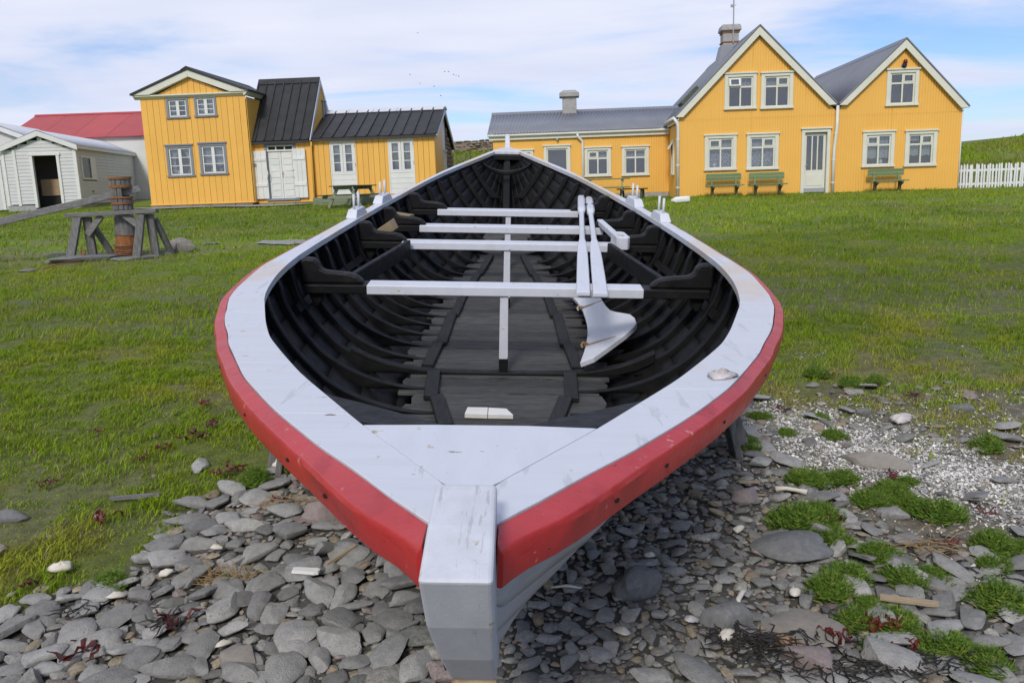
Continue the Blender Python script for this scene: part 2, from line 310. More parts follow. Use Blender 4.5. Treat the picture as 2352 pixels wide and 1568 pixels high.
nx, ny = len(xs), len(ys); ii = (np.arange(ny - 1)[:, None] * nx + np.arange(nx - 1)[None]).ravel()
Fg = np.stack([ii, ii + 1, ii + nx + 1, ii + nx], 1)
gm = pm('ground_soil_and_turf', I3, (.55, .55, .5), 14, .95, .9, 50, attr='tint', spots=[((.05, .042, .034), 30, .66, .1, I3)])
xf, yf = Vg[:, 0], Vg[:, 1]
pk, gk, dk = peb_mask(xf, yf)[:, None], grit_mask(xf, yf)[:, None], grass_dens(xf, yf)[:, None]
soil = np.array([.17, .15, .11]); nk = sstep(9, 16, yf)[:, None]; under = grass_tint(xf, yf) * (.34 + .42 * nk) + np.array([.045, .034, .02]) * (1 - nk)  # near turf darkened as shade between blades, with brown soil mixed in
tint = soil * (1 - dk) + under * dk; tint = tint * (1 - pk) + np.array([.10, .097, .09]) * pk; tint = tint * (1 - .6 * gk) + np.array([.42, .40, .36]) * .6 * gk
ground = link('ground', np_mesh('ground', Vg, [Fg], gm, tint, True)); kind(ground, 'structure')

# grass blades
def scatter(n, y0, y1, margin=1.0):
    u = rng.random(n); a = .62 + .01; y = np.sqrt(u * ((y1 + margin / a) ** 2 - (y0 + margin / a) ** 2) + (y0 + margin / a) ** 2) - margin / a
    x = (rng.random(n) * 2 - 1) * (a * y + margin); return x, y
def in_boat(x, y): return (np.abs(x - .02) < 1.0 * np.sin(np.clip((y - 1.2) / 9, 0, 1) * math.pi) ** .7) & (y > 1.2) & (y < 10.2)
def blades(n, y0, y1, hgt, wid, quad=True):
    x, y = scatter(n, y0, y1); d = grass_dens(x, y); keep = (rng.random(n) < d) & ~in_boat(x, y); x, y = x[keep], y[keep]; n = len(x)
    z = gz(x, y) - .004; t = grass_tint(x, y); clump = .5 * fbm(x * 2.4, y * 2.4, 53, 3) + .5 * fbm(x * 9, y * 9, 57, 2)
    h = hgt * (.45 + .75 * rng.random(n)) * (.35 + 1.5 * sstep(.36, .66, clump)); wd = wid * (.6 + .8 * rng.random(n))
    th = rng.random(n) * 2 * np.pi; ln = h * (.35 + .9 * rng.random(n)); la = th + rng.normal(0, .7, n) + np.pi / 2
    la = np.where(rng.random(n) < .5, la, .6 + rng.normal(0, .6, n))        # a light common lean from the wind
    cx, cy = np.cos(th) * wd / 2, np.sin(th) * wd / 2; lx, ly = np.cos(la) * ln, np.sin(la) * ln
    br_ = (.62 + .75 * rng.random(n) ** 1.2)[:, None]; t = t * br_; dryb = rng.random(n) < .07; t[dryb] = np.array([.36, .29, .15]) * (.7 + .5 * rng.random((dryb.sum(), 1)))
    if quad:
        P = np.stack([np.stack([x - cx, y - cy, z], 1), np.stack([x + cx, y + cy, z], 1), np.stack([x + cx * .8 + lx * .35, y + cy * .8 + ly * .35, z + h * .6], 1), np.stack([x - cx * .8 + lx * .35, y - cy * .8 + ly * .35, z + h * .6], 1), np.stack([x + lx, y + ly, z + h * (.85)], 1)], 1)
        b = np.arange(n)[:, None] * 5; F = [b + np.array([[0, 1, 2, 3]]), b + np.array([[3, 2, 4]])]; k = 5
    else:
        P = np.stack([np.stack([x - cx, y - cy, z], 1), np.stack([x + cx, y + cy, z], 1), np.stack([x + lx * .7, y + ly * .7, z + h], 1)], 1)
        b = np.arange(n)[:, None] * 3; F = [b + np.array([[0, 1, 2]])]; k = 3
    return P.reshape(-1, 3), F, np.repeat(t, k, 0)
for args in ((320000, 2.2, 7.5, .030, .0048, True), (200000, 7.5, 14, .038, .009, False), (130000, 14, 31, .050, .022, False)):
    Pb_, Fb_, Tb_ = blades(*args); o = link('grass', np_mesh('grass', Pb_, Fb_, MT['grass'], Tb_)); kind(o, 'stuff')
# coarse grass on the bank and the hill behind the houses
n = 26000; x = rng.uniform(-8, 48, n); y = rng.uniform(32, 58, n); z = gz(x, y); t = grass_tint(x, y) * (.7 + .6 * rng.random((n, 1))); g = fbm(x * .5, y * .5, 61, 3)
k = sstep(.45, .62, g)[:, None] * .6; t = t * (1 - k) + np.array([.27, .235, .10]) * k
th = rng.random(n) * 6.28; wd = .06; h = .12 + .14 * rng.random(n)
P = np.stack([np.stack([x - np.cos(th) * wd, y - np.sin(th) * wd, z - .02], 1), np.stack([x + np.cos(th) * wd, y + np.sin(th) * wd, z - .02], 1), np.stack([x + rng.normal(0, .06, n), y + rng.normal(0, .06, n), z + h], 1)], 1)
kind(link('grass', np_mesh('grass', P.reshape(-1, 3), [np.arange(n * 3).reshape(-1, 3)], MT['grass'], np.repeat(t, 3, 0))), 'stuff')

# ------------------------------------------------------------------ stones
def stone_arrays(sub, seed):
    r = np.random.default_rng(seed); bm = bmesh.new(); bmesh.ops.create_icosphere(bm, subdivisions=sub, radius=1); V = np.array([v.co[:] for v in bm.verts]); F = np.array([[v.index for v in f.verts] for f in bm.faces]); bm.free()
    D = V.copy(); s = 1 + .16 * np.sin(D @ r.normal(0, 1.7, 3) + r.uniform(0, 6)) + .10 * np.sin(D @ r.normal(0, 3.2, 3) + r.uniform(0, 6)); V = V * s[:, None]
    for i in range(r.integers(6, 11)):
        nrm = r.normal(0, 1, 3); nrm[2] *= 1.3; nrm /= np.linalg.norm(nrm); d = r.uniform(.52, .85); over = np.maximum(V @ nrm - d, 0); V -= over[:, None] * nrm * .88
    V *= np.array([1, r.uniform(.58, .92), r.uniform(.24, .44)]); V[:, 2] = np.where(V[:, 2] < 0, V[:, 2] * .8, V[:, 2])
    return V, F
SV3 = [stone_arrays(3, 100 + i) for i in range(10)]; SV2 = [stone_arrays(2, 200 + i) for i in range(14)]
def stone_mesh(i, mat):
    V, F = SV3[i % 10]; me = np_mesh('stone', V, [F], mat, None, True, 26); return me
cand = []
class Hash:
    def __init__(s): s.c = {}; s.k = .12
    def ok(s, x, y, r, ov):
        a, b = int(x // s.k), int(y // s.k)
        for i in range(a - 2, a + 3):
            for j in range(b - 2, b + 3):
                for (px, py, pr) in s.c.get((i, j), ()):
                    if (px - x) ** 2 + (py - y) ** 2 < ((pr + r) * ov) ** 2: return False
        s.c.setdefault((a, b), []).append((x, y, r)); return True
def to_px(x, y, z):
    v = cam.matrix_world.inverted() @ Vector((x, y, z)); f = 1900 / 2352 * 3840
    return (1920 + f * v.x / -v.z, 1280 - f * v.y / -v.z, -v.z) if v.z < -.1 else (-9e3, -9e3, 1)
# named stones: (x, y, radius, stretch, height, turn, material, label)
special = [
 (1.18, 3.30, .190, .78, .30, -.35, 'slate', 'broad oval grey slab half under the largest green tuft right of the bow'),
 (1.02, 2.74, .170, .80, .16, -.75, 'buff', 'large flat buff slab with rusty stains at the lower right'),
 (1.89, 4.17, .190, .38, .30, -.50, 'buff', 'long angular buff slab lying on the white shell grit'),
 (1.71, 3.58, .085, .62, .35, -.4, 'stone1', 'single oval tan stone on the edge of the shell grit below the tufts'),
 (1.10, 3.79, .080, .85, .55, .4, 'pinkish', 'upright pinkish stone where pebbles meet the first tufts'),
 (.92, 2.64, .062, .85, .6, .3, 'orange_stone', 'orange stained stone beside the buff slab'),
 (.47, 3.02, .115, .60, .75, .7, 'slate', 'blocky grey rock standing among the dark pebbles right of the bow'),
 (.74, 2.80, .110, .52, .6, .1, 'slate', 'wide grey rock with white veins near the curved white bone'),
 (1.26, 2.53, .120, .85, .45, -.3, 'stone1', 'big angular pale grey rock among the black wrack'),
 (.99, 2.55, .120, .62, .45, -.4, 'pinkish', 'big pinkish grey boulder at the bottom below the buff slab'),
 (-1.53, 2.76, .115, .66, .42, -.1, 'stone1', 'largest rounded pitted pale stone at the lower left'),
 (-1.42, 3.46, .095, .32, .50, -.1, 'stone1', 'long loaf shaped stone tinged with yellow lichen at left'),
 (-1.50, 3.68, .095, .62, .40, .3, 'slate', 'smooth grey teardrop stone at the top left edge of the pebbles'),
 (-1.0, 2.66, .085, .72, .5, -.3, 'buff', 'wide tan stone at the bottom left of the stem'),
 (-.93, 3.74, .105, .62, .7, .2, 'pinkish', 'pinkish brown boulder beside straw under the left bow'),
 (-2.51, 3.85, .110, .42, .35, .1, 'slate', 'flat pale stone lying in the grass at the left edge'),
 (2.15, 4.91, .055, .62, .6, 0, 'slate', 'small domed grey stone alone on the bare gritty ground'),
 (2.75, 4.93, .085, .6, .3, -.4, 'slate', 'flat grey stone sunk in thin grass at far right'),
]
HH = Hash(); named = []
for i, (x, y, r, sy, sz, tn, mt, lab) in enumerate(special):
    HH.ok(x, y, r * .85, 0); o = link('stone', stone_mesh(i, MT[mt])); o.location = (x, y, float(gz(x, y)) + r * sz * .28); V = SV3[i % 10][0]
    o.scale = (r / np.abs(V[:, 0]).max(), r * sy / np.abs(V[:, 1]).max(), r * sz / np.abs(V[:, 2]).max()); o.rotation_euler = (random.uniform(-.08, .08), random.uniform(-.08, .08), tn); tag(o, lab, 'stone'); named.append(o)
sizes = np.sort(np.concatenate([rng.lognormal(math.log(.0205), .60, 90000)]))[::-1]
S = []
for layer, (nn, ov) in enumerate(((90000, .56), (26000, .7))):
    xa = rng.uniform(-2.6, 3.1, nn); ya = 1.6 + 4.4 * rng.random(nn) ** 1.25; pa = peb_mask(xa, ya); ra = rng.random(nn)
    spa = np.where((xa > 1.2) & (xa < 3.0) & (ya > 2.6) & (ya < 5.6), .05, np.where((xa < -1) & (ya < 4.6), .0015, 0))
    for q in np.nonzero(ra < np.maximum(pa, spa))[0]:
        x, y = float(xa[q]), float(ya[q]); r = float(np.clip(sizes[q] if layer == 0 else sizes[-1 - q], .012, .10))
        if layer and y > 4.9: continue
        if -.25 < x < 1.25 and pa[q] > .3 and y > 2.5: r = min(r * .68, .05)     # finer pebbles on the lee side of the bow
        if layer == 0:
            if HH.ok(x, y, r, ov): S.append([x, y, r, 0.0])
        else: S.append([x, y, r * .8, -.012])
S = np.array(S); zb = gz(S[:, 0], S[:, 1])
def hidden(x, y, z):
    u, v, d = to_px(x, y, z)
    if not (0 <= u < 3840 and 0 <= v < 2560): return True
    if 1560 < u < 1870 and v > 1900: return True
    lim = np.interp(u, [800, 820, 1000, 1250, 1560, 1865, 2003, 2258, 2513, 2650, 2843, 2911], [1235, 1330, 1620, 1880, 2200, 2345, 2225, 1990, 1765, 1650, 1397, 1205])
    return 800 < u < 2911 and v < lim
scr = np.array([0 if (s[3] < 0 or hidden(s[0], s[1], z + .01)) else s[2] / math.hypot(s[0], s[1], 1.6) for s, z in zip(S, zb)])
top = set(np.argsort(-scr)[:282].tolist())
palette = np.array([[.275, .265, .245], [.31, .298, .268], [.235, .228, .215], [.17, .166, .16], [.34, .325, .285], [.29, .245, .22], [.33, .28, .20], [.37, .355, .32], [.33, .265, .185], [.27, .22, .205], [.24, .245, .215]])
shared = [stone_mesh(i, MT['stone1']) for i in range(10)]; Vm, Fm, Tm, off = [], [], [], 0
for i, (x, y, r, dz) in enumerate(S):
    tilt = Euler((random.gauss(0, .16), random.gauss(0, .16), random.uniform(0, 6.28)))
    if i in top:
        o = bpy.data.objects.new('stone', shared[i % 10]); col.objects.link(o); o.location = (x, y, zb[i] + r * .22); o.rotation_euler = tilt; o.scale = (r, r * random.uniform(.85, 1.1), r * random.uniform(.8, 1.15) * (.65 if x > 1.4 else 1))
        q = ('flat grey beach stone in the open spread of stones left of the bow', 'stones left of the bow') if x < -.15 else ('flat grey beach stone among the shaded pebbles right of the bow', 'stones right of the bow') if x < 1.12 else ('flat grey beach stone between the feathery tufts at lower right', 'stones between the tufts') if y < 3.3 else ('flat grey stone on the thin gritty ground beyond the tufts', 'stones on the gritty ground'); tag(o, q[0], 'stone', q[1])
    else:
        big = r > .04 and dz == 0; V, F = (SV3[i % 10] if big and r > .05 else SV2[i % 14]); mtx = np.array(tilt.to_matrix()); W = (V * r) @ mtx.T + np.array([x, y, zb[i] + r * .2 + dz])
        Vm.append(W); Fm.append(F + off); off += len(V); c = palette[int(len(palette) * random.random() ** 1.3)] * random.uniform(.75, 1.3); Tm.append(np.repeat(c[None], len(V), 0))
kind(link('pebbles', np_mesh('pebbles', np.concatenate(Vm), [np.concatenate(Fm)], MT['stone_m'], np.concatenate(Tm), True, 30)), 'stuff')
# crushed shell grit: thin flakes
n = 190000; x = rng.uniform(1.2, 3.8, n); y = rng.uniform(3.0, 6.4, n); k = np.maximum(grit_mask(x, y), .05 * sstep(.5, .6, fbm(x * 1.2, y * 1.2, 71, 3))); q = rng.random(n) < k; x, y = x[q], y[q]; n = len(x)
zg = gz(x, y) + .002 + .008 * rng.random(n); th = rng.random(n) * 6.28; a = .0025 + .006 * rng.random(n) ** 2; b = a * (.4 + .6 * rng.random(n)); tl = rng.normal(0, .35, (n, 2))
P = []
for sx, sy in ((-1, -1), (1, -1), (1, 1), (-1, 1)):
    lx, ly = sx * a, sy * b; P.append(np.stack([x + lx * np.cos(th) - ly * np.sin(th), y + lx * np.sin(th) + ly * np.cos(th), zg + lx * tl[:, 0] + ly * tl[:, 1]], 1))
tg = np.array([.78, .75, .69]) * (.45 + .65 * rng.random((n, 1)))
grit_m = pm('shell_grit', I3, None, attr='tint', rough=.7)
kind(link('shell_grit', np_mesh('shell_grit', np.stack(P, 1).reshape(-1, 3), [np.arange(n * 4).reshape(-1, 4)], grit_m, np.repeat(tg, 4, 0))), 'stuff')

# ------------------------------------------------------------------ feathery green tufts
def tuft_mesh(seed, nb=620):
    r = np.random.default_rng(seed); ang = r.random(nb) * 6.28; rad = np.sqrt(r.random(nb)); lob = .62 + .38 * np.sin(ang * 3 + seed) * np.sin(ang * 2 + 1.3 * seed); bx, by = rad * lob * np.cos(ang), rad * lob * np.sin(ang) * .8; V, F3, T = [], [], []
    ln = .55 + .45 * r.random(nb)
    for i in range(nb):
        o = np.array([bx[i], by[i], 0]) * .72; d = np.array([bx[i] * .6 + r.normal(0, .3), by[i] * .6 + r.normal(0, .3), .75 - .3 * rad[i]]); d /= np.linalg.norm(d); h = .70 * ln[i] * (1.15 - .5 * rad[i])
        p1 = o + d * h * .5; p2 = o + d * h + np.array([0, 0, -.05 * ln[i]]); s = np.cross(d, [0, 0, 1]); s /= np.linalg.norm(s) + 1e-6
        c = np.array([.125, .215, .030]) * (.45 + .95 * r.random()) if r.random() > .12 else np.array([.25, .29, .05])
        for (q0, q1, wd) in ((o, p2, .022), (p1, p1 + s * .11 + d * .06, .014), (p1, p1 - s * .11 + d * .06, .014), ((p1 + p2) / 2, (p1 + p2) / 2 + s * .08 + d * .05, .012), ((p1 + p2) / 2, (p1 + p2) / 2 - s * .08 + d * .05, .012)):
            e = np.cross(q1 - q0, [r.normal(), r.normal(), .6]); e = e / (np.linalg.norm(e) + 1e-6) * wd; b = len(V); V += [q0 - e, q0 + e, q1]; F3.append([b, b + 1, b + 2]); T += [c, c, c * 1.25]
    return np_mesh('green_tuft', np.array(V), [np.array(F3)], MT['tuft'], np.array(T))
TM = [tuft_mesh(300 + i) for i in range(4)]
tufts = [(1.65, 3.97, .15), (1.46, 3.95, .17), (1.81, 3.82, .14), (1.66, 3.71, .15), (1.27, 3.50, .21), (1.40, 3.58, .15), (1.84, 3.65, .13), (1.93, 3.53, .18), (1.37, 3.37, .13), (1.5, 3.24, .14), (1.31, 3.06, .17), (1.19, 2.95, .15), (1.52, 3.03, .15), (1.64, 3.06, .11), (2.01, 3.27, .15), (2.12, 3.22, .12), (1.22, 2.77, .13), (1.36, 2.74, .15), (1.3, 2.87, .10), (1.92, 3.12, .11), (1.78, 2.84, .18), (1.9, 2.75, .15), (1.46, 2.58, .17), (1.56, 2.52, .13), (1.21, 2.60, .10), (1.57, 4.62, .09), (1.32, 4.44, .13), (1.50, 4.92, .12), (1.85, 4.84, .09), (1.82, 4.55, .11), (2.17, 5.78, .16), (2.3, 5.5, .15), (2.5, 5.55, .13), (2.58, 4.31, .14), (1.95, 3.92, .10), (-1.69, 3.19, .13), (-1.38, 4.19, .15), (-1.2, 4.30, .12)]
tl = {0: 'green tuft just below the long angular buff slab', 1: 'dark green tuft right of the bleached bone, highest among the pebbles', 2: 'green tuft at the lower edge of the white grit, right of the long slab', 3: 'flat green tuft between the bone and the single oval tan stone', 5: 'green tuft joined to the right side of the largest tuft', 6: 'small green tuft left of the tuft in the middle of the grit', 8: 'green tuft just right of the broad oval grey slab', 9: 'slim green tuft beside the dry straw between the tufts', 10: 'dark round tuft below the broad oval slab, left of the driftwood', 11: 'tuft at the pebble edge left of the driftwood stick', 12: 'green tuft directly above the driftwood stick', 13: 'small tuft above the right end of the driftwood stick', 14: 'bushy tuft above the wide tuft at the right edge', 15: 'small tuft at the far right edge above the wide tuft', 16: 'tuft hugging the right side of the flat buff slab', 17: 'tuft just below the driftwood stick', 18: 'small tuft between the flat buff slab and the driftwood stick', 19: 'small tuft between the dry straw and the right edge', 21: 'tuft at the right edge below the wide bright tuft', 23: 'last small tuft in the bottom right corner', 24: 'small tuft beside the angular pale rock in the wrack', 25: 'lone small tuft on white grit beside the boat prop', 27: 'tuft on bare ground just behind the boat prop', 28: 'small tuft near the domed grey stone on gritty ground', 29: 'tuft at the upper end of the white grit band', 30: 'low tuft at the ragged lawn edge nearest the right rail', 31: 'middle one of three low tufts at the ragged lawn edge', 32: 'right one of three low tufts at the ragged lawn edge', 33: 'tuft on the grit at far right, above all other edge tufts', 34: 'small tuft right of the end of the long angular slab', 37: 'tiny green clump between the pebbles and the left rail'}
tl.update({4: 'largest dark green feathery tuft beside the broad oval slab', 20: 'wide bright green feathery tuft at the right edge above the driftwood stick', 22: 'long green feathery tuft spilling towards the bottom right corner', 26: 'round dark tuft growing by the weathered boat prop', 35: 'low green clump where the left grass meets the pebbles', 36: 'bushy green clump under the left side of the red rail', 7: 'green feathery tuft in the middle of the white shell grit'})
for i, (x, y, r) in enumerate(tufts):
    o = bpy.data.objects.new('green_tuft', TM[i % 4]); col.objects.link(o); o.location = (x, y, float(gz(x, y)) - .004); o.rotation_euler = (0, 0, random.uniform(0, 6.28)); o.scale = (r, r, r * random.uniform(1.0, 1.35))
    if i in tl: tag(o, tl[i], 'plant', 'feathery green tufts on the shore')
    else: tag(o, 'small feathery green tuft growing between stones and shell grit', 'plant', 'feathery green tufts on the shore')
# a withered plant on the left pebbles
r = np.random.default_rng(5); b = MB()
for i in range(130):
    a = r.random() * 6.28; q = .11 * math.sqrt(r.random()); p0 = Vector((q * math.cos(a), q * math.sin(a) * .6, .005)); p1 = p0 + Vector((r.normal(0, .05), r.normal(0, .035), .02 + .05 * r.random())); b.tube([p0, (p0 + p1) / 2 + Vector((0, 0, .012)), p1], [.0022, .002, .0012], 3, cap=False)
o = b.build('withered_plant', MT['straw']); o.location = (-1.22, 3.19, float(gz(-1.22, 3.19))); tag(o, 'withered brown plant with one green sprig among the left pebbles', 'plant')
sp = bpy.data.objects.new('green_sprig', TM[1]); col.objects.link(sp); sp.parent = o; sp.location = (.0, 0, .0); sp.scale = (.06, .06, .08)
# straw wisps
for i, (x, y, s_) in enumerate([(-.98, 3.83, 1.2), (-1.2, 3.86, .8), (1.72, 3.25, 1.3)]):
    b = MB(); r = np.random.default_rng(80 + i)
    for q in range(70):
        p0 = Vector((r.normal(0, .05), r.normal(0, .03), .006 + .03 * r.random())) * s_; a = r.random() * 6.28; p1 = p0 + Vector((math.cos(a), math.sin(a) * .7, r.normal(0, .15))) * (.05 + .06 * r.random()) * s_; b.tube([p0, (p0 + p1) / 2 + Vector((0, .006, .006)), p1], .0014, 3, cap=False)
    o = b.build('straw_wisp', MT['straw']); o.location = (x, y, float(gz(x, y)) + .01); tag(o, ['tangle of dry straw beside the pinkish boulder at the left bow', 'thin tangle of straw left of the pinkish boulder', 'dry straw spread between the tufts at the right'][i], 'straw')

# ------------------------------------------------------------------ seaweed scraps, shells, bones, sticks
def scrap(seed, L=.07):
    r = np.random.default_rng(seed); b = MB()
    for q in range(r.integers(4, 8)):
        a = r.random() * 6.28; p = np.array([r.normal(0, .012), r.normal(0, .012), .012]); pts = []
        for i in range(6): pts.append(p.copy()); a += r.normal(0, .7); p = p + np.array([math.cos(a), math.sin(a), 0]) * L / 5; p[2] = .006 + .028 * r.random()
        rings = []
        for i, c in enumerate(pts):
            wd = (.002 + .0055 * r.random()) * (1 if 0 < i < 5 else .4); t = pts[min(i + 1, 5)] - pts[max(i - 1, 0)]; t /= np.linalg.norm(t) + 1e-6; s = np.array([-t[1], t[0], r.normal(0, .6)]) * wd
            rings.append([tuple(c - s), tuple(c + s), tuple(c + s + [0, 0, .002]), tuple(c - s + [0, 0, .002])])
        b.loft(rings)
    return b.mesh('seaweed', MT['seaweed'])
RW = [scrap(400 + i, .05 + .015 * (i % 4)) for i in range(8)]
reds = [(-1.91, 5.04, 1.6, 'torn dark red seaweed strand on the grass nearest the left rail'), (-2.12, 4.73, 1.3, 'bright red seaweed scrap lying left of the long strand'), (-1.95, 4.86, 1.9, 'long curled red seaweed strand on the left lawn'), (-1.55, 4.33, 1.5, 'red seaweed heap beside shells at the pebble edge'), (-1.99, 3.76, 1.9, 'spread of red seaweed in the middle of the left grass'), (-2.15, 4.54, 1.2, None), (-2.12, 5.44, 1.3, None), (-1.59, 4.27, 1.2, None), (-2.01, 3.16, 1.2, None), (-1.19, 3.91, 1.1, 'dark red seaweed curl on the pebbles by the pinkish boulder'), (-1.3, 2.86, 1.7, None), (-1.54, 2.70, 1.8, 'red seaweed tucked under the largest rounded stone'), (1.42, 3.52, 1.4, 'dark red seaweed ball beside the largest tuft'), (2.1, 3.5, 1.5, 'bright red seaweed piece on the white shell grit'), (1.8, 3.23, 1.2, None), (1.91, 3.95, 1.4, None), (1.1, 2.65, 1.6, 'orange red seaweed ribbon below the buff slab'), (1.34, 2.57, 1.4, None), (2.25, 5.75, 1.2, None), (2.6, 5.2, 1.2, None), (-1.8, 5.7, 1.2, None), (-2.6, 5.0, 1.2, None), (-2.5, 4.2, 1.2, None), (1.7, 5.0, 1.2, None), (1.29, 2.71, 1.9, None)]
rl = {5: 'seaweed scrap in the left grass above the weathered stick', 6: 'topmost small seaweed scrap on the left lawn', 7: 'seaweed bit just left of the heap beside the shells', 8: 'seaweed scrap in grass by the chunky white shell', 10: 'seaweed mixed with the small black wrack knot', 14: 'red scrap right of the dry straw among the tufts', 15: 'red scrap between the long slab and the grit', 17: 'red seaweed between the last tufts at bottom right', 18: 'seaweed scrap beside the low tufts at the lawn edge', 19: 'seaweed scrap on thin grass at far right', 20: 'seaweed scrap on grass close to the left rail', 21: 'seaweed scrap left of the long strand on the left lawn', 22: 'seaweed scrap near the left frame edge above the flat pale stone', 23: 'seaweed scrap on bare soil behind the boat prop', 24: 'dark seaweed clump under the tuft by the buff slab'}
for i, (x, y, s_, lab) in enumerate(reds):
    lab = lab or rl[i]
    o = bpy.data.objects.new('seaweed', RW[i % 8]); col.objects.link(o); o.location = (x, y, float(gz(x, y)) + (.022 if x < 0 and y > 3 else .02)); o.rotation_euler = (0, 0, random.uniform(0, 6)); o.scale = (s_ * .78,) * 3
    tag(o, lab, 'seaweed', 'scraps of dried red seaweed')
def wrack(seed, n, sx, sy):
    r = np.random.default_rng(seed); b = MB()
    for i in range(n):
        p = Vector((r.normal(0, sx), r.normal(0, sy), .02 + .02 * r.random())); a = r.random() * 6.28; pts = [p]
        for q in range(4): a += r.normal(0, .6); p = p + Vector((math.cos(a), math.sin(a), r.normal(0, .25))) * .022; p.z = min(max(p.z, .004), .03); pts.append(p)
        b.tube(pts, [.0015, .0026, .003, .0026, .001], 4, cap=False)
    return b.mesh('wrack', MT['kelp'], True)
for i, (x, y, n_, sx, sy, lab) in enumerate([(.88, 2.60, 90, .10, .05, 'thick heap of black bladder wrack between rocks at the bottom right'), (1.17, 2.47, 110, .16, .035, 'long line of black wrack along the bottom right edge'), (.75, 2.66, 40, .06, .03, 'black wrack strands behind the curved white shell piece'), (-1.32, 2.87, 16, .03, .02, 'small black wrack knot among the left stones'), (-1.70, 2.98, 14, .03, .02, 'dark wrack scrap near the grass at lower left')]):
    o = link('wrack', wrack(500 + i, n_, sx, sy)); o.location = (x, y, float(gz(x, y)) + .015); tag(o, lab, 'seaweed')
b = MB()
for i in range(7): b.tube([Vector((0.0 + .02 * i, 0, .01)), Vector((.05 + .02 * i, .03 * ((i % 3) - 1), .03)), Vector((.13 + .01 * i, .05 * ((i % 3) - 1), .012))], [.003, .004, .002], 4)
def flake(seed, r0, h, mat, name, n=14):
    r = np.random.default_rng(seed); b = MB(); top = []; bot = []; k = 5
    rings = []
    for j in range(k):
        q = 1 - j / (k - 1) * .98; rings.append([((r0 * q * (1 + .18 * math.sin(3 * a + seed) + .10 * math.sin(7 * a)) * math.cos(a)), (.78 * r0 * q * (1 + .16 * math.sin(2 * a + 1)) * math.sin(a)), h * (1 - q ** 2) + (r.normal(0, .0016 if r0 < .045 else .004) if j else 0)) for a in np.linspace(0, 6.283, n, False)])
    b.loft(rings); return b.mesh(name, mat, True)
def put(name, me, x, y, rz, lab, cat, dz=.0, tilt=(0, 0), sc_=1):
    o = link(name, me); o.location = (x, y, float(gz(x, y)) + dz); o.rotation_euler = (*tilt, rz); o.scale = (sc_,) * 3; return tag(o, lab, cat)
def plank_piece(L, wd, th, mat, name='driftwood', seed=1):
    r = np.random.default_rng(seed); b = MB(); rings = []
    for i in range(7):
        x_ = -L / 2 + L * i / 6; a = wd / 2 * (1 + r.normal(0, .08)) * (.75 if i in (0, 6) else 1); rings.append([(x_, -a, 0), (x_ + r.normal(0, .004), a, 0), (x_, a * .95, th), (x_ + r.normal(0, .004), -a * .95, th)])
    b.loft(rings); return b.mesh(name, mat)
put('driftwood', plank_piece(.20, .022, .018, MT['drift']), 1.45, 2.85, -.35, 'pale split driftwood stick among the tufts at the right', 'driftwood', .035)
put('driftwood', plank_piece(.17, .016, .012, MT['drift'], seed=2), -.76, 3.32, .95, 'thin tan driftwood splinter lying on stones left of the stem', 'driftwood', .045, (0, -.1))
put('driftwood', plank_piece(.24, .03, .015, MT['old_wood_x'], seed=3), -1.95, 4.02, .15, 'flat weathered stick lying in the left grass', 'driftwood', .02)
put('driftwood', plank_piece(.12, .035, .014, MT['white_tile'], seed=4), -.88, 3.18, -.2, 'chipped white painted wood offcut on the left stones', 'driftwood', .045)
put('driftwood', plank_piece(.10, .022, .01, MT['drift'], seed=5), 1.16, 3.92, -.1, 'short brown stick between pebbles and the first tufts', 'driftwood', .03)
def bone(pts, rad, nm='bone'):
    b = MB(); b.tube(pts, rad, 8); return b.mesh(nm, MT['bone'], True)
put('bone', bone([(-.07, 0, .02), (-.02, .004, .026), (.04, 0, .022), (.075, -.004, .018)], [.015, .010, .010, .015]), 1.33, 3.81, -.35, 'bleached white bone lying below the dark green tuft', 'bone', .02)
put('bone', bone([(-.06, -.03, .02), (-.03, .0, .03), (.02, .03, .034), (.05, .04, .03)], [.007, .010, .010, .006]), .83, 2.84, .5, 'curved pale bone on dark stones at the lower right', 'bone', .05)
put('bone', bone([(-.06, 0, .01), (0, .008, .016), (.06, 0, .012)], [.004, .006, .003]), .18, 2.98, -.15, 'thin white bone sliver on pebbles right of the stem', 'bone', .05)
for i, (x, y, r_, rz, lab) in enumerate([(.72, 2.67, .042, .8, 'curved white shell piece above the black wrack'), (-1.95, 3.30, .05, .2, 'chunky white shell in the left grass'), (-1.47, 3.21, .038, -.5, 'flat white shell fragment beside the withered plant'), (-1.60, 3.05, .042, .4, 'white shell fragment on stones at the grass edge, lower left'), (-1.30, 4.36, .05, 1.1, 'pale hooked shell leaning on a stone under the left rail'), (-1.33, 3.42, .028, 0, 'small white shell below the lichen stone'), (.62, 2.78, .032, .3, 'ribbed scallop shell on dark stones near the bottom'), (1.05, 2.93, .035, .9, 'cream shell chip at the corner of the buff slab'), (.55, 3.25, .026, .2, 'white whelk shell among the dark pebbles'), (.36, 2.72, .04, 1.9, 'broken white shell in the shaded pebbles by the stem'), (2.29, 4.72, .07, .1, 'empty pale crab shell on the gritty ground at right'), (.98, 3.46, .03, .4, 'little white shell chip by the oval slab'), (-1.07, 2.72, .032, .6, 'pale shell chip near the wide tan stone')]):
    put('shell', flake(600 + i, r_, r_ * .45, MT['shell'] if i in (6, 10) else MT['bone'], 'shell'), x, y, rz, lab, 'shell', .035, (random.uniform(-.3, .3), random.uniform(-.3, .3)))
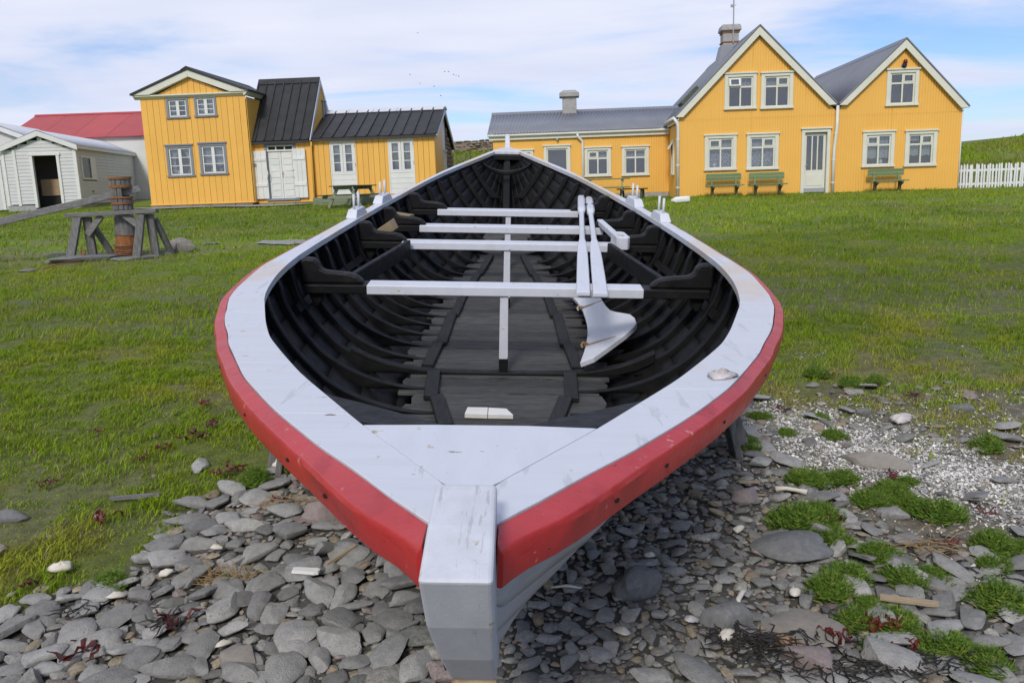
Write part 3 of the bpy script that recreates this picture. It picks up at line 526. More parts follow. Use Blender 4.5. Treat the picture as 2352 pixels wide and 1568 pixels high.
# pale gravel patches and the path in front of the tall house
def patch(name, pts, mat, dz=.012):
    b = MB(); cx = sum(p[0] for p in pts) / len(pts); cy = sum(p[1] for p in pts) / len(pts); loop = []
    for i in range(len(pts)):
        p, q = pts[i], pts[(i + 1) % len(pts)]
        for j in range(4): t = j / 4; x_ = p[0] + (q[0] - p[0]) * t; y_ = p[1] + (q[1] - p[1]) * t; k = 1 + .18 * (float(vnoise(x_ * 4, y_ * 4, 5)) - .5); loop.append((cx + (x_ - cx) * k, cy + (y_ - cy) * k))
    vs = [(x_, y_, float(gz(x_, y_)) + dz) for x_, y_ in loop] + [(cx, cy, float(gz(cx, cy)) + dz + .01)]; n_ = len(loop); b.add(vs, [(i, (i + 1) % n_, n_) for i in range(n_)]); return kind(b.build(name, mat, smooth=True), 'structure')
patch('gravel_patch', [(-4.55, 15.0), (-3.9, 14.7), (-3.5, 15.3), (-4.0, 15.7), (-4.6, 15.6)], MT['gravel'], .022)
# ------------------------------------------------------------------ the boat (local frame: x to starboard, y from bow to stern, z up from the bow-stern gunwale chord)
LB = 9.107
boat = empty('rowing_boat', (0, 0, 0)); FW, RT, UP = Vector((.01192843, .99423911, .10651901)), Vector((.99882483, -.006843, -.04798045)), Vector((.04697513, -.10696616, .99315234))
boat.matrix_world = Matrix(((RT.x, FW.x, UP.x, -.08559787), (RT.y, FW.y, UP.y, 1.20668101), (RT.z, FW.z, UP.z, 1.24053782), (0, 0, 0, 1)))
tag(boat, 'old open wooden boat with white gunwale, red rubbing strake and black tarred inside', 'boat')
def smooth_tab(s, v, wdw=.30):
    g = np.arange(-.6, LB + .6, .02); f = np.interp(g, s, v); k = np.hanning(int(wdw / .02) | 1); k /= k.sum(); h = len(k) // 2; fs = np.convolve(np.pad(f, h, 'edge'), k, 'valid'); k2 = np.hanning(11); k2 /= k2.sum(); f2 = np.convolve(np.pad(f, 5, 'edge'), k2, 'valid'); e_ = sstep(.0, .12, g) * sstep(LB + .02, LB - .12, g); f = f * (1 - e_) + f2 * e_
    bl_ = np.clip(np.minimum(sstep(.25, .7, g), sstep(LB - .1, LB - .5, g)), 0, 1); f = f * (1 - bl_) + fs * bl_; return lambda q: float(np.interp(q, g, f))
w_in = smooth_tab([0, .15, .53, .74, 1.0, 1.25, 1.5, 1.75, 2.0, 2.3, 2.6, 2.9, 3.2, 3.5, 4.0, 4.5, 5.0, 5.3, 5.6, 6.0, 6.5, 7.0, 7.5, 8.0, 8.5, 8.84, 9.05], [.0, .03, .255, .37, .515, .637, .755, .845, .925, 1.02, 1.085, 1.135, 1.167, 1.185, 1.183, 1.16, 1.122, 1.09, 1.055, .995, .905, .80, .665, .485, .28, .14, .03])
w_wr = smooth_tab([0, .02, .08, .14, .22, .3, .38, .47, .57, .7, .8, .95, 1.13, 1.38, 1.55, 1.7, 1.87, 2.05, 2.2, 2.45, 2.75, 3.15, 3.6, 4.05, 4.5, 5.05, 5.7, 6.15, 6.85, 7.5, 7.9, 8.5, 8.84, 9.1], [.052, .062, .11, .147, .2, .255, .315, .37, .435, .515, .57, .655, .735, .85, .91, .975, 1.035, 1.09, 1.14, 1.195, 1.24, 1.285, 1.282, 1.265, 1.24, 1.193, 1.112, 1.035, .87, .705, .575, .34, .19, .05])
dred = lambda s: float(np.interp(s, [-.075, -.04, 0, .04, .16, .25, .36, .6, 1, 2, 3.5, 9], [.006, .028, .060, .070, .070, .064, .053, .049, .043, .040, .034, .026]))
sheer = lambda s: -.28 * 4 * (s / LB) * (1 - s / LB)
bias = lambda s: .05 * max(0, math.sin(math.pi * min(max(s / LB, 0), 1))) ** 1.2
KS = [-.05, .05, .1, .25, .5, .9, 1.4, 2.0, 3.0, 5.0, 6.5, 7.3, 7.9, 8.4, 8.8, 9.02, 9.2]; KH = [-.16, -.31, -.35, -.455, -.62, -.84, -1.02, -1.12, -1.17, -1.18, -1.14, -1.02, -.84, -.60, -.32, -.08, .1]
keel = lambda s: float(np.interp(s, KS, KH))
fulln = lambda s: float(np.interp(s, [0, .5, 1.0, 1.6, 2.4, 3.2, 5.5, 7.5, 9.1], [.84, .88, 1.03, 1.28, 1.6, 1.8, 1.8, 1.3, 1.0]))
def hull(s, t, side):
    wo, hr, wk, hk, n = w_wr(s) - .004, sheer(s) - .034, .034, keel(s), fulln(s); wo = max(wo, wk); a = t * math.pi / 2; e = 2 / n
    return (bias(s) + side * (wk + (wo - wk) * max(math.cos(a), 0) ** e), hr + (hk - hr) * math.sin(a) ** e)
def hnorm(s, t, side):
    a, b = hull(s, max(t - .02, 0), side), hull(s, min(t + .02, 1), side); d = Vector((b[0] - a[0], b[1] - a[1]))
    n = Vector((d.y, -d.x)).normalized()
    return n if n.x * side < 0 or (abs(n.x) < 1e-3 and n.y > 0) else -n           # points inboard
def hp(s, t, side, off=0): p = hull(s, t, side); n = hnorm(s, t, side); return Vector((p[0] + n.x * off, s, p[1] + n.y * off))
SS = sorted(set([round(float(q), 3) for q in np.concatenate([np.linspace(.0, 1.2, 13), np.linspace(1.3, 8, 36), np.linspace(8.1, 9.08, 9)])]))
NSTR = 9
for side in (-1, 1):
    for k in range(NSTR):
        b = MB(); rings = []
        for s in SS:
            t0, t1 = k / NSTR, (k + 1) / NSTR + .012; ts = np.linspace(t0, min(t1, 1), 4)
            o_ = [hp(s, t, side, -.001 - .004 * j / 3) for j, t in enumerate(ts)]; i_ = [hp(s, t, side, .020 - .008 * j / 3) for j, t in enumerate(ts)][::-1]
            rings.append(o_ + i_)
        n = 8; vs = [q for r_ in rings for q in r_]; fs, ms = [], []
        for i in range(len(rings) - 1):
            for q in range(n): b_ = (i * n + q, i * n + (q + 1) % n, (i + 1) * n + (q + 1) % n, (i + 1) * n + q); fs.append(b_); ms.append(1 if q >= 3 else 0)
        b.v = [tuple(v) for v in vs]; b.f = [list(f) for f in fs]; b.m = ms
        b.build('hull_plank', [MT['hull_white'], MT['tar']], boat, True)
# white gunwale cap, one length a side; red rubbing strake below its outer edge
for side in (-1, 1):
    g = sorted(set(list(np.round(np.linspace(.0, 2, 41), 3)) + list(np.round(np.linspace(2.1, 8.9, 50), 3)) + [8.97, 9.04])); rings = []; rr = []
    for s in g:
        a, o_, h = w_in(s), w_wr(s), sheer(s); a = min(a, o_ - .012) if s > .15 else min(a, o_ - .02); c = bias(s)
        wob = .004 * (float(vnoise(s * 7, side * 3, 3)) - .5)
        rings.append([(c + side * (a + .002), s, h - .036), (c + side * o_, s, h - .036), (c + side * (o_ + wob), s, h), (c + side * (a + .0002), s, h)])
    cuts = [.0, .62 if side < 0 else .9, 1.95, 4.3, 9.1]; gs = list(g)
    for c0, c1 in zip(cuts, cuts[1:]):
        part = [r_ for s, r_ in zip(gs, rings) if c0 - .001 <= s <= c1 + .001]
        if c1 < 9: part = part + [[tuple(np.array(a) + (np.array(b_) - np.array(a)) * .0) for a, b_ in zip(part[-1], part[-1])]]; e = part.pop(); k = next(q for q in range(len(gs)) if gs[q] > c1 - 1e-6); t = (c1 - gs[k - 1]) / (gs[k] - gs[k - 1]); part = [r_ for s, r_ in zip(gs, rings) if c0 - .001 <= s < c1 - 1e-6] + [[tuple(np.array(a) + (np.array(b_) - np.array(a)) * t) for a, b_ in zip(rings[k - 1], rings[k])]]
        if c0 > 0: k = next(q for q in range(len(gs)) if gs[q] > c0 + 1e-6); t = (c0 + .0018 - gs[k - 1]) / (gs[k] - gs[k - 1]); part = [[tuple(np.array(a) + (np.array(b_) - np.array(a)) * t) for a, b_ in zip(rings[k - 1], rings[k])]] + [r_ for s, r_ in zip(gs, rings) if c0 + .004 < s < c1 - 1e-6] + ([part[-1]] if c1 < 9 else [])
        b = MB(); b.loft(part); b.build('gunwale', MT['rail_white'], boat, 'auto', bevel=.0010)
    for s in [-.07, -.05, -.025] + [q for q in g if q <= 9.0]:
        o_, h, d, c = w_wr(max(s, 0)) + .003, sheer(s), dred(s), bias(s); dr = .004 + .006 * min(1, s + .07)
        rr.append([(c + side * o_, s, h - .078), (c + side * (o_ + d * .84), s, h - .078), (c + side * (o_ + d), s, h - .022 - dr * .4), (c + side * (o_ + d - .006), s, h - .013), (c + side * o_, s, h - .003)])
    for q in (.22, .42, .75, 1.25, 1.8, 2.5):  # small dark discs stand in for shaded bolt holes in the strake
        o_, c = w_wr(q) + .003 + dred(q), bias(q); e_ = w_wr(q + .02) + dred(q + .02) - w_wr(q - .02) - dred(q - .02); tx = Vector((side * e_, .04, 0)).normalized(); nx_ = Vector((side * tx.y, -side * tx.x, 0)); cc = Vector((c + side * (o_ - .003), q, sheer(q) - .045)); b = MB(); b.loft([[cc + nx_ * k + tx * (.009 * rr_ * math.cos(a)) + Vector((0, 0, .0042 * rr_ * math.sin(a))) for a in np.linspace(0, 6.283, 8, False)] for k, rr_ in ((-.002, 1), (.0035, .7))]); b.build('bolt_hole', MT['tar'], boat, True)
    b = MB(); b.loft(rr); b.build('rubbing_strake', MT['red'], boat, 'auto', bevel=.004)
# foredeck
b = MB(); top = []; nrow = 12
for i in range(nrow + 1):
    s = .02 + .51 * i / nrow; a = max(w_in(s) - .0004, .004) if s > .15 else .018 + .06 * max(0, s - .02); bow_ = .012 * (1 - 0) if i == nrow else 0
    top.append([(bias(s) - a, s, 0), (bias(s) - a * .4, s + bow_ * .8, 0), (bias(s) + a * .4, s + bow_, 0), (bias(s) + a, s, 0)])
rings = [[(p[0], p[1], sheer(p[1]) + .001) for p in r_] + [(p[0], p[1], sheer(p[1]) - .034) for p in r_[::-1]] for r_ in top]
b.loft(rings); b.build('foredeck', MT['boat_white'], boat, 'auto', bevel=.0006)
# breasthook under the foredeck with an arm along each side
b = MB(); P0, P1 = [], []
for q in np.linspace(-1, 1, 29):
    s_o = .56 + .62 * abs(q) ** 1.0; w_o = math.copysign(min(w_in(s_o) + .02, .62) * min(1, abs(q) * 1.0 / max(abs(q), 1e-6)) if abs(q) > .42 else (w_in(s_o) + .03) * abs(q) / .42, q)
    s_i = .640 + .58 * abs(q) ** 1.8; w_i = math.copysign(max(0, (w_in(max(s_i - .02, .3)) - .045) * (min(1, abs(q) / .75) ** 1.3)), q)
    P0.append((bias(s_o) + w_o, s_o - .06 * (1 - abs(q)), sheer(s_o) - .045)); P1.append((bias(s_i) + w_i, s_i, sheer(s_i) - .05))
rings = [[a, c, (c[0], c[1], c[2] - .06), (a[0], a[1], a[2] - .06)] for a, c in zip(P0, P1)]; b.loft(rings); b.build('breasthook', MT['tar'], boat, 'auto', bevel=.012)
# stem with its head, keel, stern post
prof = [(-.225, .042), (-.165, -.07), (-.09, -.18), (0, -.285), (.072, -.352), (.25, -.465), (.5, -.63), (.9, -.85), (1.4, -1.03), (1.5, -1.04), (1.1, -.90), (.7, -.68), (.42, -.44), (.25, -.25), (.13, -.06), (.05, -.006), (.035, .050), (-.10, .052)]
b = MB(); n = len(prof); wf = lambda h: .0485 if h > -.05 else .0485 - .0145 * min(1, (-h - .05) / .33)
cf = lambda h: .004 + .016 * min(1, max(0, (-h - .02) / .35))
vs = [(cf(h) - wf(h), s, h) for s, h in prof] + [(cf(h) + wf(h), s, h) for s, h in prof]; b.add(vs, [tuple(range(n))[::-1], tuple(range(n, 2 * n))] + [(i, (i + 1) % n, n + (i + 1) % n, n + i) for i in range(n)])
b.build('stem', MT['stem_white'], boat, bevel=.007, seg=3)
b = MB(); pts = [(.085, -.370), (.25, -.475), (.5, -.64), (.9, -.862), (1.4, -1.042)]
for (s0, h0), (s1, h1) in zip(pts, pts[1:]): b.bar((.014, s0, h0), (.014, s1, h1), .07, .02)
b.bar((.02, .030, -.318), (.02, .074, -.359), .070, .014, (0, .7, -.7)); b.tube([(-.018, .07, -.345), (-.01, .066, -.362), (.045, .066, -.364), (.056, .07, -.347)], .008, 8); b.build('iron_shoe', MT['iron'], boat, bevel=.003)
b = MB(); r_ = []
for s in np.linspace(1.35, 8.6, 30): k_ = keel(float(s)); r_.append([(-.035, s, k_ - .09), (.035, s, k_ - .09), (.035, s, k_ + .05), (-.035, s, k_ + .05)])
b.loft(r_); b.build('keel', MT['hull_white'], boat)
b = MB(); r_ = []
for s, h, d, wd in ((8.5, -.62, .12, .07), (8.8, -.35, .12, .07), (9.03, -.10, .10, .066), (9.10, .02, .09, .064), (9.13, .07, .07, .060), (9.15, .150, .06, .056)): r_.append([(-wd / 2, s + d / 2, h), (wd / 2, s + d / 2, h), (wd / 2, s - d / 2, h), (-wd / 2, s - d / 2, h)])
b.loft(r_); b.build('stern_post', MT['stem_white'], boat, bevel=.008)
b = MB(); b.prism([(-.15, 8.80), (.15, 8.80), (.09, 8.95), (.035, 9.04), (-.035, 9.04), (-.09, 8.95)], -.03, .012, lambda x_, s, h: (x_, s, sheer(s) + h)); b.build('stern_deck', MT['stem_white'], boat, bevel=.008)
b = MB(); b.prism([(-.17, 8.79), (.17, 8.79), (.10, 8.93), (-.10, 8.93)], -.095, -.032, lambda x_, s, h: (x_, s, sheer(s) + h)); b.build('stern_block', MT['tar'], boat, bevel=.01)
b = MB(); r_ = []
for q in np.linspace(-1, 1, 21):
    s = 8.50 - .16 * (1 - abs(q) ** 2.2) ; x_ = q * (w_in(8.50) + .0); z_ = sheer(s) - .055 - .07 * (1 - q ** 2) ** .6; hh = .035 + .02 * (1 - abs(q)); r_.append([(x_, s, z_ - hh), (x_, s + .07, z_ - hh), (x_, s + .07, z_), (x_, s, z_)])
b.loft(r_); b.build('stern_breasthook', MT['tar'], boat, bevel=.012)
b = MB(); r_ = []
for s, h in ((6.9, -1.0), (7.6, -.86), (8.2, -.62), (8.55, -.40), (8.75, -.20)): r_.append([(-.04, s, h - .06), (.04, s, h - .06), (.04, s - .06, h + .06), (-.04, s - .06, h + .06)])
b.loft(r_); b.build('inner_stern_post', MT['tar'], boat, bevel=.01)
# ribs
hf = lambda s: max(-.94, keel(s) + .16)
def t_floor(s, side, off=.02):
    lo, hi = .1, 1.0
    for _ in range(30):
        m = (lo + hi) / 2
        if hp(s, m, side, off).z > hf(s) + .004: lo = m
        else: hi = m
    return lo
RIBS = [.80, 1.20, 1.62, 2.02, 2.42, 2.80, 3.16, 3.44, 3.70, 3.96, 4.21, 4.45, 4.70, 4.94, 5.20, 5.42, 5.64, 5.86, 6.12, 6.40, 6.68, 7.0, 7.32, 7.64, 7.96, 8.24]
w_end = lambda s: float(np.interp(s, [.6, 1.2, 1.8, 2.6, 3.5, 5.2, 6.2, 7.0, 7.6, 8.3], [.08, .15, .22, .31, .46, .40, .28, .17, .10, .05]))
def w_at(s, h, side):
    lo, hi = 0.0, 1.0
    for _ in range(26):
        m = (lo + hi) / 2
        if hull(s, m, side)[1] > h: lo = m
        else: hi = m
    return abs(hull(s, lo, side)[0] - bias(s))
for i, s in enumerate(RIBS):
    for side in (-1, 1):
        h0 = sheer(s) - .052 - .018 * random.random(); hb = hf(s) + .003; we = w_end(s); nn = float(np.interp(s, [.7, 1.4, 2.2, 3.2, 6, 7.4, 8.3], [1.25, 1.55, 1.85, 2.0, 2.0, 1.5, 1.2])); wt = w_at(s, h0, side) - .020; rings = []; hw_ = .0225 + .003 * random.random(); js = random.uniform(-.012, .012)
        for q in [0, .025, .06] + list(np.linspace(.10, 1, 20)):
            a = q * math.pi / 2; wi = we + (wt - .058 - we) * max(math.cos(a), 0) ** (2 / nn); h = h0 + (hb - h0) * math.sin(a) ** (2 / nn); wo = w_at(s, h, side) - .026; wi = min(wi, wo - .04)
            if q == 0: wi = wo - .028
            elif q < .03: wi = min(wi + .010, wo - .03)
            k = 1 if q < .86 else 1 - .35 * (q - .86) / .14; c = bias(s); e = hw_ * k; ch = .007
            rings.append([(c + side * wo, s + js - e, h), (c + side * (wi + ch), s + js - e, h), (c + side * wi, s + js - e + ch, h + .0), (c + side * wi, s + js + e - ch, h), (c + side * (wi + ch), s + js + e, h), (c + side * wo, s + js + e, h)])
        b = MB(); b.loft(rings); b.build('rib', MT['tar'], boat, 'auto')
# inner riser stringers that carry the thwarts
for side in (-1, 1):
    b = MB(); rings = []
    for s in np.linspace(3.3, 7.2, 28):
        t = .20; p = hp(float(s), t, side, .018); q = hp(float(s), t + .035, side, .018); n = hnorm(float(s), t, side) * .035; rings.append([p, q, q + Vector((n.x, 0, n.y)), p + Vector((n.x, 0, n.y))])
    b.loft(rings); b.build('riser', MT['tar'], boat)
# bottom boards laid across, with two lines of battens
s = 2.60
while s < 7.55:
    d = random.choice([.115, .135, .15, .17, .19]);
    if s < 3.40 < s + d: d = 3.405 - s
    elif 3.40 <= s < 3.47: s = 3.475; continue
    e = s + d - .006; m = (s + e) / 2; h = hf(m); x0 = max(hp(m, t_floor(m, -1), -1, .02).x, bias(m) - w_end(m) - .17) + random.uniform(-.03, .06); x1 = min(hp(m, t_floor(m, 1), 1, .02).x, bias(m) + w_end(m) + .17) - random.uniform(-.03, .06); k = .02 * random.random()
    b = MB(); up = h + random.uniform(-.004, .004); vs = []
    for z_ in (up - .022, up): vs += [(x0 + k, s, z_ + hf(s) - h), (x1 - k, s, z_ + hf(s) - h), (x1, s + d * .35, z_), (x1 - k * 1.5, e, z_ + hf(e) - h), (x0 + k * 1.2, e, z_ + hf(e) - h), (x0, s + d * .6, z_)]
    b.add(vs, [(5, 4, 3, 2, 1, 0), tuple(range(6, 12))] + [(i, (i + 1) % 6, 6 + (i + 1) % 6, 6 + i) for i in range(6)]); b.build('floor_plank', MT['tar_wood'], boat, bevel=.003, seg=1)
    s += d
for side in (-1, 1):
    for (s0, w0, s1, w1, wd) in ((2.60, .265, 3.0, .345, .075), (2.98, .375, 3.40, .395, .075), (3.50, .445, 3.98, .42, .07), (3.96, .40, 4.7, .385, .07), (4.68, .365, 5.4, .33, .065), (5.38, .315, 6.1, .255, .06), (6.08, .24, 6.9, .16, .06)):
        b = MB(); b.bar((.025 + side * w0, s0, hf(s0) + .017), (.025 + side * w1, s1, hf(s1) + .017), wd, .03); b.build('batten', MT['tar_batten'], boat, bevel=.004, seg=1)
b = MB(); r_ = []
for q in np.linspace(-1, 1, 19): r_.append([(.03 + q * .88, 3.41, -.95 + .10 * q ** 6), (.03 + q * .88, 3.47, -.95 + .10 * q ** 6), (.03 + q * .88, 3.47, -.925 + .14 * q ** 4), (.03 + q * .88, 3.41, -.925 + .14 * q ** 4)])
b.loft(r_); b.build('floor_timber', MT['tar'], boat, bevel=.006)
# thwarts, knees, pillars
for s, wl, wr_, px in ((3.44, -.752, .825, .031), (4.94, -.749, .865, .036), (5.64, -.693, .822, .035), (6.40, -.612, .672, .034)):
    h = sheer(s) - .16; xl, xr = bias(s) - w_in(s) + .065, bias(s) + w_in(s) - .065
    b = MB(); b.box(wl, wr_, s, s + .14, h - .054, h); b.build('thwart', MT['boat_white'], boat, bevel=.005)
    for q0, q1 in ((xl - .04, wl - .001), (wr_ + .001, xr + .04)): b = MB(); b.box(q0, q1, s + .003, s + .137, h - .053, h - .003); b.build('thwart_end', MT['tar'], boat, bevel=.005)
    for side in (-1, 1):
        x0 = bias(s) + side * (w_in(s) - .005); top_ = .145
        pr = [(0, 0), (0, top_ - .012), (.035, top_), (.080, top_ - .004), (.098, top_ - .025), (.112, .085), (.14, .071), (.20, .066), (.27, .060), (.315, .046), (.345, .022), (.358, .0)]
        b = MB(); b.prism(pr, .035, .105, lambda a, z_, q: (x0 - side * a, s + q, h + z_ - .002)); b.build('knee', MT['tar'], boat, bevel=.012)
        b = MB(); b.prism([(.03, 0), (.13, 0), (.11, -.06), (.085, -.09), (.065, -.09)], .04, .10, lambda a, z_, q: (x0 - side * a, s + q, h - .052 + z_)); b.build('under_knee', MT['tar'], boat, bevel=.012)
    fl = hf(s + .05); b = MB(); b.hexa([(px - .026, s + .012, fl + .085), (px + .026, s + .012, fl + .085), (px + .026, s + .06, fl + .085), (px - .026, s + .06, fl + .085), (px - .0235, s + .012, h - .054), (px + .0235, s + .012, h - .054), (px + .0235, s + .06, h - .054), (px - .0235, s + .06, h - .054)]); p_ = b.build('pillar', MT['boat_white'], boat, bevel=.003)
    b = MB(); b.box(px - .0265, px + .0265, s + .0115, s + .0605, fl, fl + .0845); b.build('pillar_foot', MT['tar'], p_, bevel=.003)
for side in (-1, 1):
    b = MB(); b.bar((bias(3.75) + side * .98, 3.72, -.50), (bias(4.9) + side * .74, 4.90, -.47), .035, .115, (0, 0, 1)); b.build('brace', MT['tar'], boat, bevel=.008)
# thole blocks with two pins each, on the gunwale
for side, s in ((-1, 5.14), (-1, 5.86), (1, 5.18), (1, 5.90)):
    wm = (w_in(s) + w_wr(s)) / 2; p0 = Vector((bias(s) + side * (w_in(s - .15) + w_wr(s - .15) + .03) / 2, s - .15, sheer(s - .15))); p1 = Vector((bias(s) + side * (w_in(s + .15) + w_wr(s + .15) + .03) / 2, s + .15, sheer(s + .15))); d = (p1 - p0).normalized(); r = Vector((d.y, -d.x, 0)).normalized(); up = Vector((0, 0, 1))
    b = MB(); q = lambda a, c, z_: p0 + d * a + r * c + up * z_
    b.hexa([q(0, -.042, 0), q(0, .042, 0), q(.30, .042, 0), q(.30, -.042, 0), q(.055, -.034, .058), q(.055, .034, .058), q(.245, .034, .058), q(.245, -.034, .058)])
    blk = b.build('thole_block', MT['boat_white'], boat, bevel=.006)
    for a in (.09, .21):
        b = MB(); b.tube([q(a, 0, .04), q(a, 0, .168)], .0095, 10); b.build('thole_pin', MT['boat_white'], blk, True)
# rust-stained rivets along the bow planking
for i in range(18):
    for side in (1, -1):
        s = .09 + .085 * (i % 9) + .05 * (i // 9); t = (.17, .40)[i // 9] + .006 * (i % 9); c = hp(s, t, side, -.012); n = hnorm(s, t, side); b = MB()
        rr = []
        for q, k in ((1, 0), (.7, .003), (.1, .0045)): rr.append([c + Vector((-n.x * k + .004 * q * math.cos(a) * abs(n.y), .010 * q * math.cos(a), -n.y * k + .015 * q * math.sin(a) * (1 if True else 0))) for a in np.linspace(0, 6.283, 8, False)])
        b.loft(rr); b.build('rivet', MT['rust'], boat, True)

def in_boat_frame(o): o.matrix_world = boat.matrix_world.copy(); return o
def thing_boat(name, b, mat, bevel, label, cat, group=None, smooth=False):
    o = b.build(name, mat, None, smooth, bevel); in_boat_frame(o); return tag(o, label, cat, group)
# two oars on the thwarts
for (x0, kx, s0, s1, lab) in ((.445, .0745, 3.24, 7.12, 'left one of two white oars lying across the thwarts'), (.540, .0700, 3.22, 7.05, 'right one of two white oars lying across the thwarts')):
    b = MB(); rings = []; wdt = .076 if x0 < .5 else .082
    for s, wd, th in ((s0, wdt, .022), (s0 + .5, wdt * .98, .026), (s0 + 1.0, wdt * .94, .030), (s0 + 1.45, wdt * .80, .034), (s0 + 1.62, .040, .036), (s0 + 2.3, .040, .038), (s1 - .98, .042, .040), (s1 - .93, .060, .055), (s1 - .88, .070, .066), (s1 - .05, .070, .066), (s1, .056, .055)):
        x_ = x0 + kx * (s - 3.0); z0 = -.418 + .030 * (s - 3.24) / 3.9; c = min(wd, th) * .22
        rings.append([(x_ - wd / 2 + c, s, z0), (x_ + wd / 2 - c, s, z0), (x_ + wd / 2, s, z0 + c), (x_ + wd / 2, s, z0 + th - c), (x_ + wd / 2 - c, s, z0 + th), (x_ - wd / 2 + c, s, z0 + th), (x_ - wd / 2, s, z0 + th - c), (x_ - wd / 2, s, z0 + c)])
    b.loft(rings); thing_boat('oar', b, MT['boat_white'], .003, lab, 'oar', 'white oars in the boat')
# tiller
b = MB(); a0, a1 = Vector((.800, 5.74, -.385)), Vector((.862, 5.05, -.400)); b.bar(a0, a1, .048, .045, w1=.05, h1=.05)
til = thing_boat('tiller', b, MT['boat_white'], .006, 'short white tiller with a slotted six sided head resting at the right thwart ends', 'tiller')
d = (a1 - a0).normalized(); r = Vector((-d.y, d.x, 0)); c = a1 + d * .11
b = MB(); hx = [(-.13, -.028), (-.10, -.050), (.10, -.050), (.13, -.028), (.13, .028), (.10, .050), (-.10, .050), (-.13, .028)]; sl = [(-.055, -.024), (.055, -.024), (.055, .024), (-.055, .024)]
def P3(a, q, z_): return c + d * a + r * q + Vector((0, 0, z_))
vs = [P3(a, q, z_) for z_ in (-.045, .045) for a, q in hx] + [P3(a, q, z_) for z_ in (-.045, .045) for a, q in sl]
fs = [(i, (i + 1) % 8, 8 + (i + 1) % 8, 8 + i) for i in range(8)] + [(16 + i, 20 + i, 20 + (i + 1) % 4, 16 + (i + 1) % 4) for i in range(4)]
for o0, o1 in ((0, 16), (8, 20)): fs += [(o0 + 0, o0 + 1, o1 + 0), (o0 + 1, o0 + 2, o1 + 1, o1 + 0), (o0 + 2, o0 + 3, o1 + 1), (o0 + 3, o0 + 4, o1 + 2, o1 + 1), (o0 + 4, o0 + 5, o1 + 2), (o0 + 5, o0 + 6, o1 + 3, o1 + 2), (o0 + 6, o0 + 7, o1 + 3), (o0 + 7, o0 + 0, o1 + 0, o1 + 3)]
b.add(vs, fs); b.build('tiller_head', MT['boat_white'], til, bevel=.005)
b = MB(); b.hexa([P3(-.053, -.022, -.03), P3(.053, -.022, -.03), P3(.053, .022, -.03), P3(-.053, .022, -.03), P3(-.053, -.022, .012), P3(.053, -.022, .012), P3(.053, .022, .012), P3(-.053, .022, .012)]); b.build('slot_lining', MT['block_wood'], til)
# rudder leaning in the bilge
rp = [(.66, 5.05), (.702, 4.68), (.712, 4.54), (.720, 4.425), (.728, 4.33), (.745, 4.225), (.775, 4.165), (.820, 4.10), (.853, 4.05), (.870, 3.96), (.868, 3.86), (.843, 3.798), (.780, 3.707), (.676, 3.585), (.565, 3.46), (.485, 3.434), (.522, 3.598), (.547, 3.742), (.568, 3.90), (.576, 4.05), (.576, 4.193), (.570, 4.40), (.548, 4.593), (.499, 4.878), (.46, 5.05)]
T, U, V_ = Vector((.47, 3.30, -.905)), Vector((.53, 4.95, -.80)), Vector((.865, 3.87, -.765)); nr = (U - T).cross(V_ - T).normalized(); nr = nr if nr.z > 0 else -nr
zr = lambda x_, s: T.z - (nr.x * (x_ - T.x) + nr.y * (s - T.y)) / nr.z
b = MB(); b.prism(rp, 0, .032, lambda x_, s, q: Vector((x_, s, zr(x_, s))) + nr * q); rud = thing_boat('rudder', b, MT['boat_white'], .004, 'white boat rudder with rusty straps lying in the bilge under the front thwart', 'rudder')
for (x0, s0, x1, s1) in ((.575, 4.395, .705, 4.475), (.548, 3.675, .715, 3.715)):
    b = MB(); z_ = lambda x_, s: zr(x_, s) + .034; b.bar((x0 - .03, s0, z_(x0, s0) - .002), (x1, s1, z_(x1, s1) - .002), (.014), .003, nr); b.build('strap', MT['iron'], rud)
    b = MB(); cpt = Vector((x0 - .045, s0, z_(x0, s0) + .01)); b.tube([cpt + Vector((.04, 0, .0)), cpt + Vector((.008, 0, .006)), cpt + Vector((-.002, -.01, -.006)), cpt + Vector((.004, -.03, -.018))], .007, 8); b.build('pintle', MT['iron'], rud, True)
# shell on the gunwale, broken board, wedges
o = link('shell', flake(700, .047, .016, MT['shell'], 'shell', 18)); o.matrix_world = boat.matrix_world @ Matrix.Translation((.66, 1.04, sheer(1.0) + .001)) @ Matrix.Rotation(.4, 4, 'Z'); tag(o, 'layered pinkish white oyster shell sitting on the right gunwale', 'shell')
b = MB(); z_ = hf(2.78) + .002; b.hexa([(-.155, 2.74, z_), (-.04, 2.735, z_), (-.04, 2.83, z_), (-.145, 2.83, z_), (-.155, 2.74, z_ + .025), (-.04, 2.735, z_ + .025), (-.04, 2.83, z_ + .025), (-.145, 2.83, z_ + .025)]); b.hexa([(-.037, 2.735, z_), (.09, 2.735, z_), (.055, 2.82, z_), (-.037, 2.83, z_), (-.037, 2.735, z_ + .024), (.09, 2.735, z_ + .024), (.055, 2.82, z_ + .024), (-.037, 2.83, z_ + .024)])
thing_boat('broken_board', b, MT['white_tile'], .002, 'cracked white painted board piece on the boat floor just behind the foredeck', 'board')
